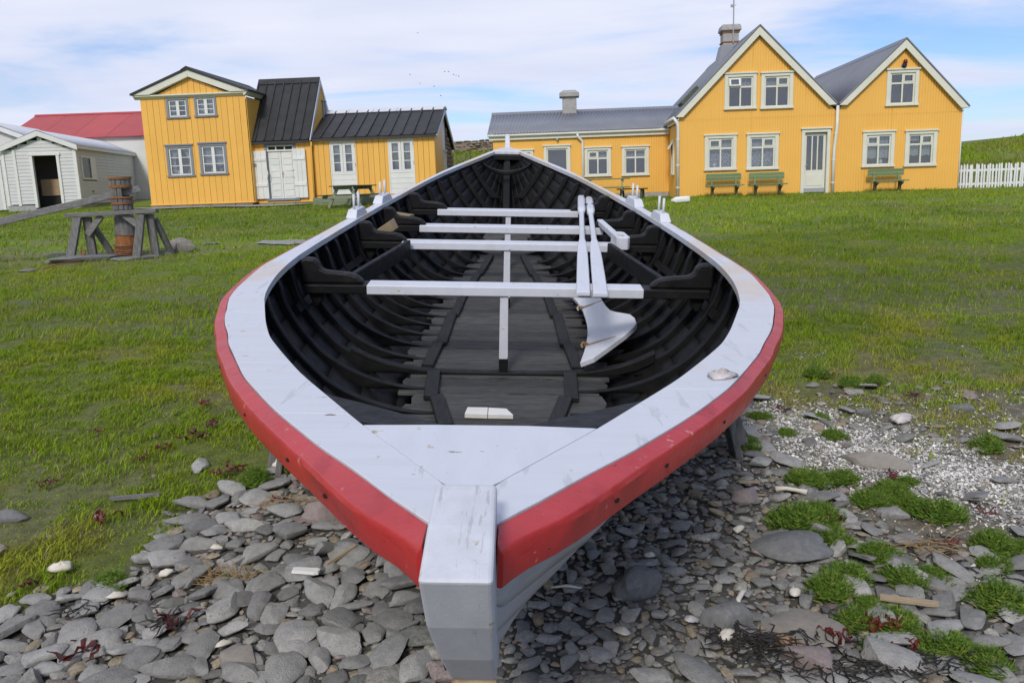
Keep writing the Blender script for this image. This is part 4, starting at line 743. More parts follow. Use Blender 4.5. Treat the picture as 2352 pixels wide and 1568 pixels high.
for (x_, s, z_, ry, lab) in ((-.90, 5.98, sheer(5.98) - .15, .25, 'brown wooden wedge lodged beside the third thwart on the left'), (-.93, 5.24, sheer(5.2) - .13, -.45, 'pale cut wooden block lodged beside the second thwart on the left')):
    b = MB(); b.hexa([(-.11, -.05, -.03), (.11, -.05, -.03), (.11, .05, -.03), (-.11, .05, -.03), (-.09, -.05, .02), (.11, -.05, .05), (.11, .05, .05), (-.09, .05, .02)]); o = b.build('wood_block', MT['block_wood'], bevel=.004); o.matrix_world = boat.matrix_world @ Matrix.Translation((x_, s, z_)) @ Matrix.Rotation(ry, 4, 'Y') @ Matrix.Rotation(-.3, 4, 'Z'); tag(o, lab, 'wood block')
# cradle timbers under the keel and two side props
for s in (2.6, 4.6, 6.6):
    b = MB(); p = boat.matrix_world @ Vector((0, s, keel(s) - .09)); g_ = float(gz(p.x, p.y)) - .03
    b.box(-.62, .62, -.11, .11, g_ - p.z, -.002); o = b.build('cradle_timber', MT['old_wood_x'], bevel=.012); o.location = p; tag(o, ['front', 'middle', 'rear'][(2.6, 4.6, 6.6).index(s)] + 'most weathered cross timber carrying the keel of the boat', 'timber', 'cradle timbers under the boat')
for side, s, lab in ((1, 3.05, 'weathered split prop of two planks under the right side of the hull'), (-1, 3.05, 'weathered prop under the left side of the hull')):
    top_ = boat.matrix_world @ hp(s, .33, side, -.03); ft = Vector((top_.x + side * .14, top_.y + .02, 0)); ft.z = float(gz(ft.x, ft.y)) - .03
    e = empty('boat_prop', ft); tag(e, lab, 'prop'); b = MB(); b.bar((0, -.02, 0), (top_ - ft) + Vector((0, -.02, 0)), .15, .035, (side, .0, .25)); b.build('plank', MT['old_wood'], e, bevel=.006)
    b = MB(); b.bar((side * .07, .10, 0), (top_ - ft) + Vector((side * .03, .10, .02)), .06, .07, (side, 0, .3)); b.build('post', MT['old_wood'], e, bevel=.006)
# ------------------------------------------------------------------ building helpers (local frame: x along the facade, y into the house, z up)
def spans(z0, zt, x0, x1, holes):
    xs_ = sorted(set([x0, x1] + [h for hh in holes for h in hh[:2] if x0 + .002 < h < x1 - .002])); out_ = []
    for a, b in zip(xs_, xs_[1:]):
        m = (a + b) / 2; cuts = sorted([(h[2], h[3]) for h in holes if h[0] < m < h[1]]); z = z0
        for c0, c1 in cuts:
            if c0 > z: out_.append((a, b, z, c0, False))
            z = max(z, c1)
        out_.append((a, b, z, None, True))
    return out_
def boards(par, u0, u1, wd, z0, top, holes, d, mat, axis_='x', th=.022, gap=.010, name='board', stagger=0):
    """vertical boards, each a part; top(u) gives the upper end; axis_ 'x' = facade at y=d, 'y' = side wall at x=d"""
    n = max(1, round((u1 - u0) / wd)); wd = (u1 - u0) / n
    for i in range(n):
        a, b_ = u0 + i * wd + gap / 2, u0 + (i + 1) * wd - gap / 2; off = .003 * (i % 2)
        for (p, q, lo, hi, tp) in spans(z0, top, a, b_, holes):
            b = MB(); t0, t1 = (top(p), top(q)) if tp else (hi, hi)
            if max(t0, t1) - lo < .01: continue
            t0, t1 = max(t0, lo + .002), max(t1, lo + .002)
            if axis_ == 'x': b.hexa([(p, d - th - off, lo), (q, d - th - off, lo), (q, d, lo), (p, d, lo), (p, d - th - off, t0), (q, d - th - off, t1), (q, d, t1), (p, d, t0)])
            else: b.hexa([(d, p, lo), (d + th + off, p, lo), (d + th + off, q, lo), (d, q, lo), (d, p, t0), (d + th + off, p, t0), (d + th + off, q, t1), (d, q, t1)])
            b.build(name, mat, par)
def clap(par, pts_u, z0, z1, hgt, holes, d, mat, axis_='x', top=None, name='clapboard', sgn=1):
    """horizontal lapped boards, each a part"""
    u0, u1 = pts_u; n = round((z1 - z0) / hgt); hgt = (z1 - z0) / n
    for i in range(n):
        a, c = z0 + i * hgt, z0 + (i + 1) * hgt; segs = [(u0, u1)]
        if top:   # gable: shrink the row under the sloping top
            m = c - .01
            lo = [u for u in np.linspace(u0, u1, 200) if top(u) >= m]
            if not lo: continue
            segs = [(lo[0], lo[-1])]
        for h in holes:
            if h[2] < (a + c) / 2 < h[3]:
                ns = []
                for s0, s1 in segs:
                    if h[0] > s0: ns.append((s0, min(s1, h[0])))
                    if h[1] < s1: ns.append((max(s0, h[1]), s1))
                segs = [q for q in ns if q[1] - q[0] > .02]
        for s0, s1 in segs:
            b = MB(); f0, f1 = .024, .008
            if axis_ == 'x': b.hexa([(s0, d - f0, a), (s1, d - f0, a), (s1, d, a), (s0, d, a), (s0, d - f1, c), (s1, d - f1, c), (s1, d, c), (s0, d, c)])
            else: b.hexa([(d, s0, a), (d + f0, s0, a), (d + f0, s1, a), (d, s1, a), (d, s0, c), (d + f1, s0, c), (d + f1, s1, c), (d, s1, c)])
            b.build(name, mat, par)
def corr_wall(par, name, u0, u1, z0, top, holes, d, mat, axis_='x', per=.082, amp=.0045, sgn=-1):
    n = int((u1 - u0) / per * 6); us = np.linspace(u0, u1, n + 1); hs = [h for hh in holes for h in hh[:2]]; us = np.array(sorted(set(list(us) + [h for h in hs if u0 < h < u1]))); b = MB()
    wv = lambda u: sgn * amp * (1 + math.sin(2 * math.pi * u / per))
    for p, q in zip(us, us[1:]):
        for (a, c, lo, hi, tp) in spans(z0, top, p, q, holes):
            t0, t1 = (top(a), top(c)) if tp else (hi, hi)
            if axis_ == 'x': b.add([(a, d + wv(a), lo), (c, d + wv(c), lo), (c, d + wv(c), t1), (a, d + wv(a), t0)], [(0, 1, 2, 3)])
            else: b.add([(d - wv(a), a, lo), (d - wv(c), c, lo), (d - wv(c), c, t1), (d - wv(a), a, t0)], [(0, 1, 2, 3)])
    me = b.mesh(name, mat, False); bm = bmesh.new(); bm.from_mesh(me); bmesh.ops.remove_doubles(bm, verts=bm.verts, dist=.0004); bmesh.ops.recalc_face_normals(bm, faces=bm.faces); bm.to_mesh(me); bm.free(); me.polygons.foreach_set('use_smooth', [True] * len(me.polygons)); return link(name, me, par)
def corr_roof(par, name, A, B_, C, D, mat, per=.09, amp=.011, th=.02):
    """corrugated sheet: A->B along the eave, D->C along the ridge, corrugations run from eave to ridge"""
    A, B_, C, D = map(Vector, (A, B_, C, D)); nrm = (B_ - A).cross(D - A).normalized(); nrm = nrm if nrm.z > 0 else -nrm; n = int((B_ - A).length / per * 4); b = MB(); vs, fs = [], []
    for i in range(n + 1):
        t = i / n; h = nrm * amp * (1 + math.sin(2 * math.pi * i / 4)); p, q = A.lerp(B_, t), D.lerp(C, t); vs += [p + h, q + h, q + h - nrm * th, p + h - nrm * th]
    for i in range(n):
        a = 4 * i; c = a + 4; fs += [(a, c, c + 1, a + 1), (a + 3, a + 2, c + 2, c + 3), (a, a + 3, c + 3, c), (a + 1, c + 1, c + 2, a + 2)]
    b.add(vs, fs); o = b.build(name, mat, par); o.data.polygons.foreach_set('use_smooth', [abs(p.normal.dot(nrm)) > .3 for p in o.data.polygons]); return o
def slab(par, name, pts, th, mat, bevel=0):
    pts = [Vector(p) for p in pts]; nrm = (pts[1] - pts[0]).cross(pts[-1] - pts[0]).normalized(); nrm = nrm if nrm.z > 0 else -nrm; n = len(pts); b = MB()
    b.add([p for p in pts] + [p - nrm * th for p in pts], [tuple(range(n)), tuple(range(n, 2 * n))[::-1]] + [(i, n + i, n + (i + 1) % n, (i + 1) % n) for i in range(n)]); return b.build(name, mat, par, bevel=bevel)
def panel_roof(par, A, B_, C, D, n, mat, seam=.05, th=.03):
    """n separate roof panels with raised battens between, A->B eave, D->C ridge"""
    A, B_, C, D = map(Vector, (A, B_, C, D)); nrm = (B_ - A).cross(D - A).normalized(); nrm = nrm if nrm.z > 0 else -nrm; e = (B_ - A).normalized()
    for i in range(n):
        t0, t1 = i / n, (i + 1) / n; slab(par, 'roof_panel', [A.lerp(B_, t0) + e * .004, A.lerp(B_, t1) - e * .004, D.lerp(C, t1) - e * .004, D.lerp(C, t0) + e * .004], th, mat)
    for i in range(n + 1):
        t = i / n; p, q = A.lerp(B_, t), D.lerp(C, t); dd = (q - p).normalized(); b = MB(); b.bar(p + nrm * .022 + dd * .02, q + nrm * .022 - dd * .1, seam, .045, nrm); b.build('roof_batten', mat, par, bevel=.006, seg=1)
def side_fn(axis_, d):
    return (lambda u, y, z: (u, d + y, z)) if axis_ == 'x' else (lambda u, y, z: (d - y, u, z))
def box_f(b, F, u0, u1, y0, y1, z0, z1):
    b.hexa([F(u0, y0, z0), F(u1, y0, z0), F(u1, y1, z0), F(u0, y1, z0), F(u0, y0, z1), F(u1, y0, z1), F(u1, y1, z1), F(u0, y1, z1)])
def curtain(par, F, u0, u1, z0, z1, mat, y=.14, waves=5, gather=0, scallop=0):
    b = MB(); n = 36; vs = []
    for i in range(n + 1):
        t = i / n; u = u0 + (u1 - u0) * t; yy = y + .012 * math.sin(t * waves * 6.28) + .006 * math.sin(t * waves * 15); zb_ = z0 + scallop * abs(math.sin(t * 9.4)); um = u + gather * (1 - t) * (u1 - u0) * 0
        vs += [F(u, yy, zb_), F(u, yy, z1)]
    b.add(vs, [(2 * i, 2 * i + 2, 2 * i + 3, 2 * i + 1) for i in range(n)]); return b.build('curtain', mat, par, True)
def swag(par, F, u0, u1, z0, z1, mat, left=True, y=.13):
    b = MB(); n = 18; vs = []
    for i in range(n + 1):
        t = i / n; z = z1 + (z0 - z1) * t; wd_ = (1 - .62 * math.sin(min(t, .62) / .62 * 1.57) + .25 * max(0, t - .62)) ; e = u0 + (u1 - u0) * wd_ if left else u1 - (u1 - u0) * wd_; a = u0 if left else u1
        for k in range(5): f = k / 4; vs.append(F(a + (e - a) * f, y + .014 * math.sin(f * 14 + t * 2), z))
    b.add(vs, [(5 * i + k, 5 * i + k + 1, 5 * i + k + 6, 5 * i + k + 5) for i in range(n) for k in range(4)]); return b.build('curtain', mat, par, True)
def window(par, u0, u1, z0, z1, d=0, axis_='x', cas=.095, trim='cream', sash='white_trim', style='cross', head=.05, sill=.06, split=.33, curt=None, small=0, open_=False, name='window', uc=None):
    """casing is the part; sash, panes and curtains are its sub-parts. returns the hole in the wall"""
    F = side_fn(axis_, d); b = MB(); i0, i1, j0, j1 = u0 + cas, u1 - cas, z0 + sill, z1 - cas * .8
    box_f(b, F, u0, i0, -.05, .06, z0 + sill, z1); box_f(b, F, i1, u1, -.05, .06, z0 + sill, z1); box_f(b, F, i0, i1, -.05, .06, j1, z1)
    box_f(b, F, u0 - .03, u1 + .03, -.085, .06, z1, z1 + head); box_f(b, F, u0 - .025, u1 + .025, -.085, .06, z0, z0 + sill)
    w_ = b.build(name, MT[trim], par, bevel=.006, seg=1); m = .045; um = (i0 + i1) / 2 if uc is None else uc; b = MB()
    box_f(b, F, i0, i0 + m, -.01, .05, j0, j1); box_f(b, F, i1 - m, i1, -.01, .05, j0, j1); box_f(b, F, i0 + m, i1 - m, -.01, .05, j0, j0 + m); box_f(b, F, i0 + m, i1 - m, -.01, .05, j1 - m, j1); panes = []
    if style == 'cross':
        zt = j1 - (j1 - j0) * split; box_f(b, F, um - .024, um + .024, -.02, .05, j0 + m, j1 - m)
        box_f(b, F, i0 + m, um - .024, -.015, .05, zt - .026, zt + .026); box_f(b, F, um + .024, i1 - m, -.015, .05, zt - .026, zt + .026); cells = []
        for (a, c) in ((i0 + m, um - .024), (um + .024, i1 - m)): cells += [(a, c, j0 + m, zt - .026), (a, c, zt + .026, j1 - m)]
        if small:   # one upper light sits in its own opening frame
            k = 1 if small < 0 else 3; a, c, lo, hi = cells[k]; fr = .034
            if open_:
                bb = MB(); rot = .30; G = lambda u, y, z: F(u, y - (hi - z) * 0 - (1 - (hi - z) / (hi - lo)) * 0 - math.sin(rot) * (hi - z), hi - (hi - z) * math.cos(rot))
                for q in ((a - .02, a + fr, lo, hi), (c - fr, c + .02, lo, hi), (a + fr, c - fr, lo, lo + fr), (a + fr, c - fr, hi - fr, hi)): box_f(bb, G, q[0], q[1], -.05, -.02, q[2], q[3])
                vent = bb.build('vent_sash', MT['white_trim'], w_); bb = MB(); box_f(bb, G, a + fr, c - fr, -.037, -.033, lo + fr, hi - fr); bb.build('pane', MT['glass'], w_); cells.pop(k)
            else:
                box_f(b, F, a, a + fr, -.025, .05, lo, hi); box_f(b, F, c - fr, c, -.025, .05, lo, hi); box_f(b, F, a + fr, c - fr, -.025, .05, lo, lo + fr); box_f(b, F, a + fr, c - fr, -.025, .05, hi - fr, hi); cells[k] = (a + fr, c - fr, lo + fr, hi - fr)
        panes = cells
    elif style == 'six':
        box_f(b, F, um - .055, um + .055, -.015, .05, j0 + m, j1 - m)
        for (a, c) in ((i0 + m, um - .055), (um + .055, i1 - m)):
            for q in range(3):
                lo = j0 + m + (j1 - j0 - 2 * m) * q / 3; hi = j0 + m + (j1 - j0 - 2 * m) * (q + 1) / 3
                if q: box_f(b, F, a, c, -.012, .05, lo - .012, lo + .012)
                panes.append((a, c, lo + (.012 if q else 0), hi - (.012 if q < 2 else 0)))
    else: panes = [(i0 + m, i1 - m, j0 + m, j1 - m)]
    b.build('sash', MT[sash], w_, bevel=.003, seg=1)
    for a, c, lo, hi in panes: bb = MB(); box_f(bb, F, a, c, .018, .022, lo, hi); bb.build('pane', MT['glass'], w_)
    for cu in (curt or []):
        if cu[0] == 'full': curtain(w_, F, i0, i1, j0 + (j1 - j0) * cu[1], j0 + (j1 - j0) * cu[2], MT[cu[3]], scallop=cu[4] if len(cu) > 4 else 0)
        elif cu[0] == 'swag': swag(w_, F, um - .0 if cu[1] == 'r' else i0, i1 if cu[1] == 'r' else um, j0 + .1 * (j1 - j0), j1, MT['curtain'], cu[1] == 'l' if len(cu) < 3 else cu[2])
        elif cu[0] == 'pot': bb = MB(); bb.tube([F(cu[1], .10, j0 + m + .0), F(cu[1], .10, j0 + m + .06), F(cu[1], .10, j0 + m + .11), F(cu[1], .10, j0 + m + .13)], [.05, .065, .045, .03], 10); bb.build('pot', MT[cu[2]], w_, True)
    return (i0, i1, j0, j1)
def shell_box(par, u0, u1, y0, y1, z0, z1, holes, mat, front=True):
    """plain inner walls so that rooms are closed and dim: back, sides, ceiling"""
    b = MB(); b.add([(u0, y1, z0), (u1, y1, z0), (u1, y1, z1), (u0, y1, z1)], [(0, 1, 2, 3)]); b.add([(u0, y0, z0), (u0, y1, z0), (u0, y1, z1), (u0, y0, z1)], [(0, 1, 2, 3)]); b.add([(u1, y0, z0), (u1, y1, z0), (u1, y1, z1), (u1, y0, z1)], [(0, 1, 2, 3)])
    b.add([(u0, y0, z1), (u1, y0, z1), (u1, y1, z1), (u0, y1, z1)], [(0, 1, 2, 3)]); b.add([(u0, y0, z0), (u1, y0, z0), (u1, y1, z0), (u0, y1, z0)], [(0, 1, 2, 3)])
    return b.build('inner_wall', mat, par)
def pipe(par, name, pts, rad, mat): b = MB(); b.tube(pts, rad, 10); return b.build(name, mat, par, True)

YAW = R(-4)
# ================================================================== left group
def at_left(y=0): return (-8.844, 29.40, 0)
tall = empty('tall_house', at_left(), YAW); tag(tall, 'tall narrow yellow house with vertical boards, low gable and four grey trimmed windows', 'house', 'yellow houses')
TZ0, TZ1, TPK = 1.50, 5.10, 5.98
gtop = lambda u: TPK - .13 - abs(u + 1.86) * (TPK - 5.16) / 1.86 * 1.0
H = []
H.append(window(tall, -2.80, -2.01, 4.40, 5.09, 0, cas=.085, trim='grey_trim', style='six', head=.03, curt=[('swag', 'l'), ('swag', 'r', False)]))
H.append(window(tall, -1.80, -1.02, 4.42, 5.11, 0, cas=.085, trim='grey_trim', style='six', head=.03, curt=[('full', .0, 1, 'curtain'), ('pot', -1.2, 'block_wood')]))
H.append(window(tall, -2.98, -2.02, 2.43, 3.49, 0, cas=.095, trim='grey_trim', style='six', head=.05, curt=[('swag', 'l'), ('swag', 'r', False), ('pot', -2.62, 'plastic'), ('pot', -2.25, 'block_wood')]))
H.append(window(tall, -1.80, -.82, 2.46, 3.52, 0, cas=.095, trim='grey_trim', style='six', head=.05, curt=[('full', .25, 1, 'curtain', .05), ('pot', -1.42, 'drift'), ('pot', -1.1, 'block_wood')]))
boards(tall, -3.71, 0, .215, TZ0, lambda u: 5.07, H, 0, MT['yellow'])
boards(tall, -3.45, -.26, .215, 5.20, lambda u: max(5.201, gtop(u) - .10), [], -.02, MT['yellow'])
boards(tall, .03, 1.9, .215, TZ0, lambda u: 5.04, [], 0, MT['yellow'], 'y')
b = MB(); b.box(0, .02, 1.9, 5.2, TZ0, 5.05); b.box(-3.71, -3.69, .02, 5.2, TZ0, 5.05); b.box(-3.69, 0, 5.18, 5.2, TZ0, 5.05); b.build('wall', MT['yellow'], tall)
shell_box(tall, -3.66, -.04, .25, 5.1, TZ0, 5.0, [], MT['room'])
b = MB(); b.box(-3.74, .03, -.05, .0, TZ0 - .035, TZ0 + .01); b.box(.0, .05, .01, .3, TZ0 - .035, TZ0 + .01); b.build('water_board', MT['yellow'], tall, bevel=.01)
x = -3.70
for i, L_ in enumerate((.70, .82, .60, .92, .62)):
    b = MB(); b.box(x, x + L_ - .02, -.03 - .01 * (i % 2), .25, 1.22, TZ0 - .04); b.build('foundation_stone', MT['found'], tall, bevel=.02); x += L_
# cornice, rakes, roof
b = MB(); b.prism([(-.16, 5.20), (-.16, 5.16), (-.11, 5.12), (-.05, 5.075), (-.02, 5.07), (.02, 5.07), (.02, 5.20)], -3.88, .10, lambda y, z, u: (u, y, z)); b.build('cornice', MT['cream'], tall)
b = MB(); b.prism([(.16, 5.24), (.16, 5.20), (.11, 5.15), (.05, 5.09), (-.0, 5.08), (-.0, 5.24)], -.1599, 5.3, lambda x_, z, y: (x_, y, z)); b.build('cornice', MT['cream'], tall)
for sd_ in (-1, 1):
    e = (-1.86 + sd_ * 2.05, 5.205); pk_ = (-1.86, TPK)
    b = MB(); b.prism([(e[0], e[1]), (e[0] + (-sd_) * .62, 5.205), (-1.86, TPK - .235), pk_], -.20, -.02, lambda u, z, y: (u, y, z)); b.build('rake_board', MT['cream'], tall, bevel=.01)
    b = MB(); b.prism([(e[0] + sd_ * .03, e[1] - .005), (e[0] + sd_ * .03, e[1] + .055), (-1.86, TPK + .065), (-1.86, TPK + .002)], -.25, 5.4, lambda u, z, y: (u, y, z)); b.build('roof', MT['roof_black'], tall)
b = MB(); b.prism([(-2.06, TPK - .03), (-1.86, TPK + .068), (-1.66, TPK - .03), (-1.66, TPK + .0), (-1.86, TPK + .11), (-2.06, TPK + .0)], -.27, 5.42, lambda u, z, y: (u, y, z)); b.build('ridge_cap', MT['roof_black'], tall)
kind(patch('path', [(-13.2, 29.0), (-8.8, 28.5), (-7.0, 28.6), (-6.9, 29.0), (-8.9, 29.2), (-13.1, 29.6)], MT['gravel'], .05), 'structure')

mid = empty('steep_roofed_house', at_left(), YAW); tag(mid, 'small yellow house under a steep black roof with white double door and shutters', 'house', 'yellow houses')
D0 = .35; MB0, MZ1 = 1.47, 3.58
dh = (.49, 1.42, 1.58, 3.40)
boards(mid, -.12 + .13, 2.03, .20, MB0, lambda u: 3.52, [(.40, 1.51, 1.47, 3.48)], D0, MT['yellow'])
b = MB(); b.box(.40, .49, D0 - .05, D0 + .08, 1.58, 3.48); b.box(1.42, 1.51, D0 - .05, D0 + .08, 1.58, 3.48); b.box(.49, 1.42, D0 - .05, D0 + .08, 3.40, 3.48); b.box(.36, 1.55, D0 - .10, D0 + .08, 1.50, 1.58); fr = b.build('door_frame', MT['grey_trim'], mid, bevel=.006, seg=1)
b = MB(); b.box(.49, 1.42, D0 - .02, D0 + .06, 3.36, 3.40); b.box(.49, 1.42, D0 - .03, D0 + .06, 3.20, 3.25)
for q in (.49, .78, 1.09, 1.385): b.box(q, q + .035, D0 - .02, D0 + .06, 3.25, 3.36)
b.build('transom', MT['white_trim'], fr)
for a, c in ((.525, .78), (.815, 1.09), (1.125, 1.385)): b = MB(); b.box(a, c, D0 + .02, D0 + .03, 3.25, 3.36); b.build('pane', MT['dark_in'], fr)
for a, c in ((.49, .953), (.957, 1.42)):
    b = MB(); b.box(a + .005, c - .003, D0 + .02, D0 + .06, 1.58, 3.20); lf = b.build('door', MT['white_trim'], mid)
    for q in range(7): z_ = 1.64 + q * .218; b = MB(); b.box(a + .07, c - .07, D0 + .004, D0 + .02, z_, z_ + .195); b.build('door_panel', MT['white_trim'], lf, bevel=.008, seg=1)
b = MB(); b.box(.965, .985, D0 - .005, D0 + .02, 2.30, 2.52); b.tube([(.975, D0 - .005, 2.46), (.975, D0 - .04, 2.46), (1.04, D0 - .04, 2.45)], .008, 6); b.build('door_handle', MT['iron'], mid)
for (a, c, z1_, nm) in ((-.10, .47, 3.23, 'left'), (1.40, 1.86, 3.26, 'right')):
    b = MB(); n_ = 3; wd_ = (c - a) / n_
    for q in range(n_): b.box(a + q * wd_ + .002, a + (q + 1) * wd_ - .002, D0 - .13, D0 - .085, 1.58, z1_)
    sh = b.build('shutter', MT['white_trim'], mid, bevel=.004, seg=1)
    for z_ in (2.0, 2.88): b = MB(); b.box(a + .02, c - .02, D0 - .155, D0 - .128, z_, z_ + .11); b.build('shutter_batten', MT['white_trim'], sh, bevel=.006)
    hx_ = .44 if nm == 'left' else 1.43; hs_ = 1 if nm == 'left' else -1; pipe(sh, 'shutter_handle', [(hx_ - .0, D0 - .13, 2.56), (hx_ + .05 * hs_, D0 - .17, 2.53), (hx_ + .07 * hs_, D0 - .18, 2.42), (hx_ + .05 * hs_, D0 - .17, 2.31), (hx_, D0 - .13, 2.28)], .016, MT['plastic'])
    if nm == 'left': b = MB(); b.box(a + .11, a + .21, D0 - .135, D0 - .125, 2.68, 2.80); b.build('peep_window', MT['grey_trim'], sh)
b = MB(); b.box(-.1, 2.03, D0 + .03, D0 + .05, 1.47, 1.57); b.box(2.03, 2.05, D0 + .03, 3.5, MB0, 3.52); b.box(0.0, 2.03, 3.48, 3.5, MB0, 3.52); b.build('wall', MT['yellow'], mid)
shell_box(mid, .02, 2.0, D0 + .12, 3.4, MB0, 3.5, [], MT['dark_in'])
b = MB(); b.box(.0, 2.05, D0 - .05, D0, MB0 - .04, MB0 + .005); b.build('water_board', MT['yellow'], mid, bevel=.008)
x = .05
for L_ in (.55, .75, .68): b = MB(); b.box(x, x + L_ - .02, D0 - .04, D0 + .2, 1.22, MB0 - .045); b.build('foundation_stone', MT['found'], mid, bevel=.02); x += L_
RY, RZ = 1.95, 5.80; EY, EZ = .17, 3.56
panel_roof(mid, (-.17, EY, EZ), (2.04, EY, EZ), (2.06, RY, RZ), (-.15, RY, RZ), 7, MT['roof_black'])
slab(mid, 'roof', [(-.17, 2 * RY - EY, EZ), (2.04, 2 * RY - EY, EZ), (2.06, RY, RZ), (-.15, RY, RZ)], .03, MT['roof_black'])
b = MB(); b.prism([(RY - .17, RZ - .16), (RY, RZ + .045), (RY + .17, RZ - .16), (RY + .14, RZ - .17), (RY, RZ), (RY - .14, RZ - .17)], -.18, 2.08, lambda y, z, u: (u, y, z)); b.build('ridge_cap', MT['roof_black'], mid)
b = MB(); b.box(-.17, 2.05, EY - .02, EY + .03, EZ - .11, EZ - .03); b.build('gutter', MT['roof_black'], mid)
b = MB(); b.box(-.0, 2.04, D0 - .06, D0 - .02, 3.47, 3.53); b.build('fascia', MT['cream'], mid)
gt = lambda y: RZ - .07 - abs(y - RY) * (RZ - EZ) / (RY - EY)
corr_wall(mid, 'gable_wall', D0, 2 * RY - D0, 3.5, lambda y: max(3.5, gt(y) - .02), [], 2.05, MT['yellow_dark'], 'y', per=.11, amp=.012)
for sg in (-1, 1):
    b = MB(); p0, p1 = (RY + sg * (RY - EY), EZ - .03), (RY, RZ - .03); b.prism([p0, p1, (p1[0], p1[1] - .20), (p0[0] - sg * .16, p0[1] - .02)], 2.062, 2.10, lambda y, z, u: (u, y, z)); b.build('rake_board', MT['roof_light'], mid, bevel=.006)
window(mid, 2.00, 2.32, 4.30, 5.0, 2.075, 'y', cas=.05, trim='grey_trim', style='one', head=.03, sill=.04)
pipe(mid, 'downpipe', [(2.06, D0 - .06, 3.50), (2.10, D0 - .08, 3.42), (2.075, D0 - .08, 3.30), (2.075, D0 - .08, 1.52)], .035, MT['yellow'])

low = empty('low_house', at_left(), YAW); tag(low, 'low yellow house with black battened roof and two tall white glazed doors', 'house', 'yellow houses')
D1 = .45; LH = []
for (a, c) in ((2.68, 3.59), (4.74, 5.65)):
    F = side_fn('x', D1); b = MB(); box_f(b, F, a, a + .04, -.04, .05, 1.60, 3.47); box_f(b, F, c - .04, c, -.04, .05, 1.60, 3.47); box_f(b, F, a + .04, c - .04, -.04, .05, 3.42, 3.47); dr = b.build('glazed_door', MT['white_trim'], low, bevel=.004, seg=1)
    zb_ = 2.32; b = MB(); m = (a + c) / 2
    box_f(b, F, a + .04, c - .04, -.03, .04, zb_, zb_ + .09)
    for (p, q) in ((a + .04, m - .004), (m + .004, c - .04)):
        box_f(b, F, p, p + .095, -.03, .04, zb_ + .09, 3.42); box_f(b, F, q - .095, q, -.03, .04, zb_ + .09, 3.42); box_f(b, F, p + .095, q - .095, -.03, .04, 3.33, 3.42); box_f(b, F, p + .095, q - .095, -.03, .04, zb_ + .09, zb_ + .12)
        for k in (1, 2): z_ = zb_ + .12 + (3.33 - zb_ - .12) * k / 3; box_f(b, F, p + .095, q - .095, -.025, .04, z_ - .014, z_ + .014)
        for k in range(3):
            lo = zb_ + .12 + (3.33 - zb_ - .12) * k / 3 + (.014 if k else 0); hi = zb_ + .12 + (3.33 - zb_ - .12) * (k + 1) / 3 - (.014 if k < 2 else 0); bb = MB(); box_f(bb, F, p + .095, q - .095, .008, .012, lo, hi); bb.build('pane', MT['glass'], dr)
        curtain(dr, F, p + .09, q - .09, 3.03, 3.35, MT['curtain'], y=.08, scallop=.05)
        curtain(dr, F, p + .09, q - .09, 2.4, 3.03, MT['grey_trim'], y=.30)
    b.build('sash', MT['white_trim'], dr, bevel=.004, seg=1)
    for k in range(4): b = MB(); z_ = 1.61 + k * .178; box_f(b, F, a + .04, c - .04, -.022, .02, z_, z_ + .172); b.build('door_board', MT['white_trim'], dr)
    b = MB()
    for z_ in (2.6, 3.25): b.box(c - .035, c - .015, D1 - .055, D1 - .035, z_, z_ + .1)
    b.build('hinge', MT['steel'], dr); LH.append((a, c, 1.60, 3.47))
boards(low, 2.08, 6.37, .195, 1.52, lambda u: 3.50, LH, D1, MT['yellow'])
SD = 2.3
b = MB(); b.box(6.35, 6.38, D1, SD, 1.5, 3.5); b.prism([(D1, 3.5), (SD, 3.5), (SD, 4.42), ], 6.35, 6.38, lambda y, z, u: (u, y, z)); b.build('side_panel', MT['yellow_dark'], low)
b = MB(); b.box(6.33, 6.37, SD + .002, SD + .8, 1.5, 4.3); b.build('side_panel', MT['roof_light'], low)
window(low, SD + .15, SD + .70, 2.2, 3.1, 6.372, 'y', cas=.07, trim='white_trim', style='one')
LR_Y, LR_Z, LB_Y, LB_Z = 2.6, 4.68, 5.25, 3.28
b = MB(); b.add([(6.33, SD + .8, 1.4), (6.33, 5.1, 1.4), (6.33, 5.1, 3.25), (6.33, SD + .8, 4.35)], [(0, 1, 2, 3)]); b.add([(2.1, 5.1, 1.4), (6.33, 5.1, 1.4), (6.33, 5.1, 3.3), (2.1, 5.1, 3.3)], [(0, 1, 2, 3)]); b.build('wall', MT['wallstone'], low)
r = np.random.default_rng(9)
for row in range(18):
    z_ = 1.5 + row * .155; y_ = SD + .82 + r.random() * .1
    while y_ < 4.98:
        L_ = r.uniform(.18, .4)
        if z_ + .14 < 4.35 - (y_ + L_ - SD - .8) * .57 - .05: b = MB(); b.hexa([(6.32, y_, z_), (6.38 + r.random() * .03, y_ + .01, z_), (6.38 + r.random() * .03, y_ + L_ - .03, z_ + .01), (6.32, y_ + L_ - .02, z_), (6.32, y_, z_ + .13), (6.37 + r.random() * .03, y_ + .02, z_ + .13), (6.37 + r.random() * .03, y_ + L_ - .03, z_ + .14), (6.32, y_ + L_ - .02, z_ + .13)]); b.build('stone', MT['wallstone'], low, bevel=.012, seg=1)
        y_ += L_
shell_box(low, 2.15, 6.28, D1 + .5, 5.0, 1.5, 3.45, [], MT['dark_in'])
b = MB(); b.box(2.06, 6.42, D1 - .06, D1 - .02, 3.50, 3.59); b.build('fascia', MT['cream'], low)
panel_roof(low, (2.02, D1 - .16, 3.60), (6.46, D1 - .16, 3.60), (6.50, LR_Y, LR_Z), (2.06, LR_Y, LR_Z), 11, MT['roof_black'], .06)
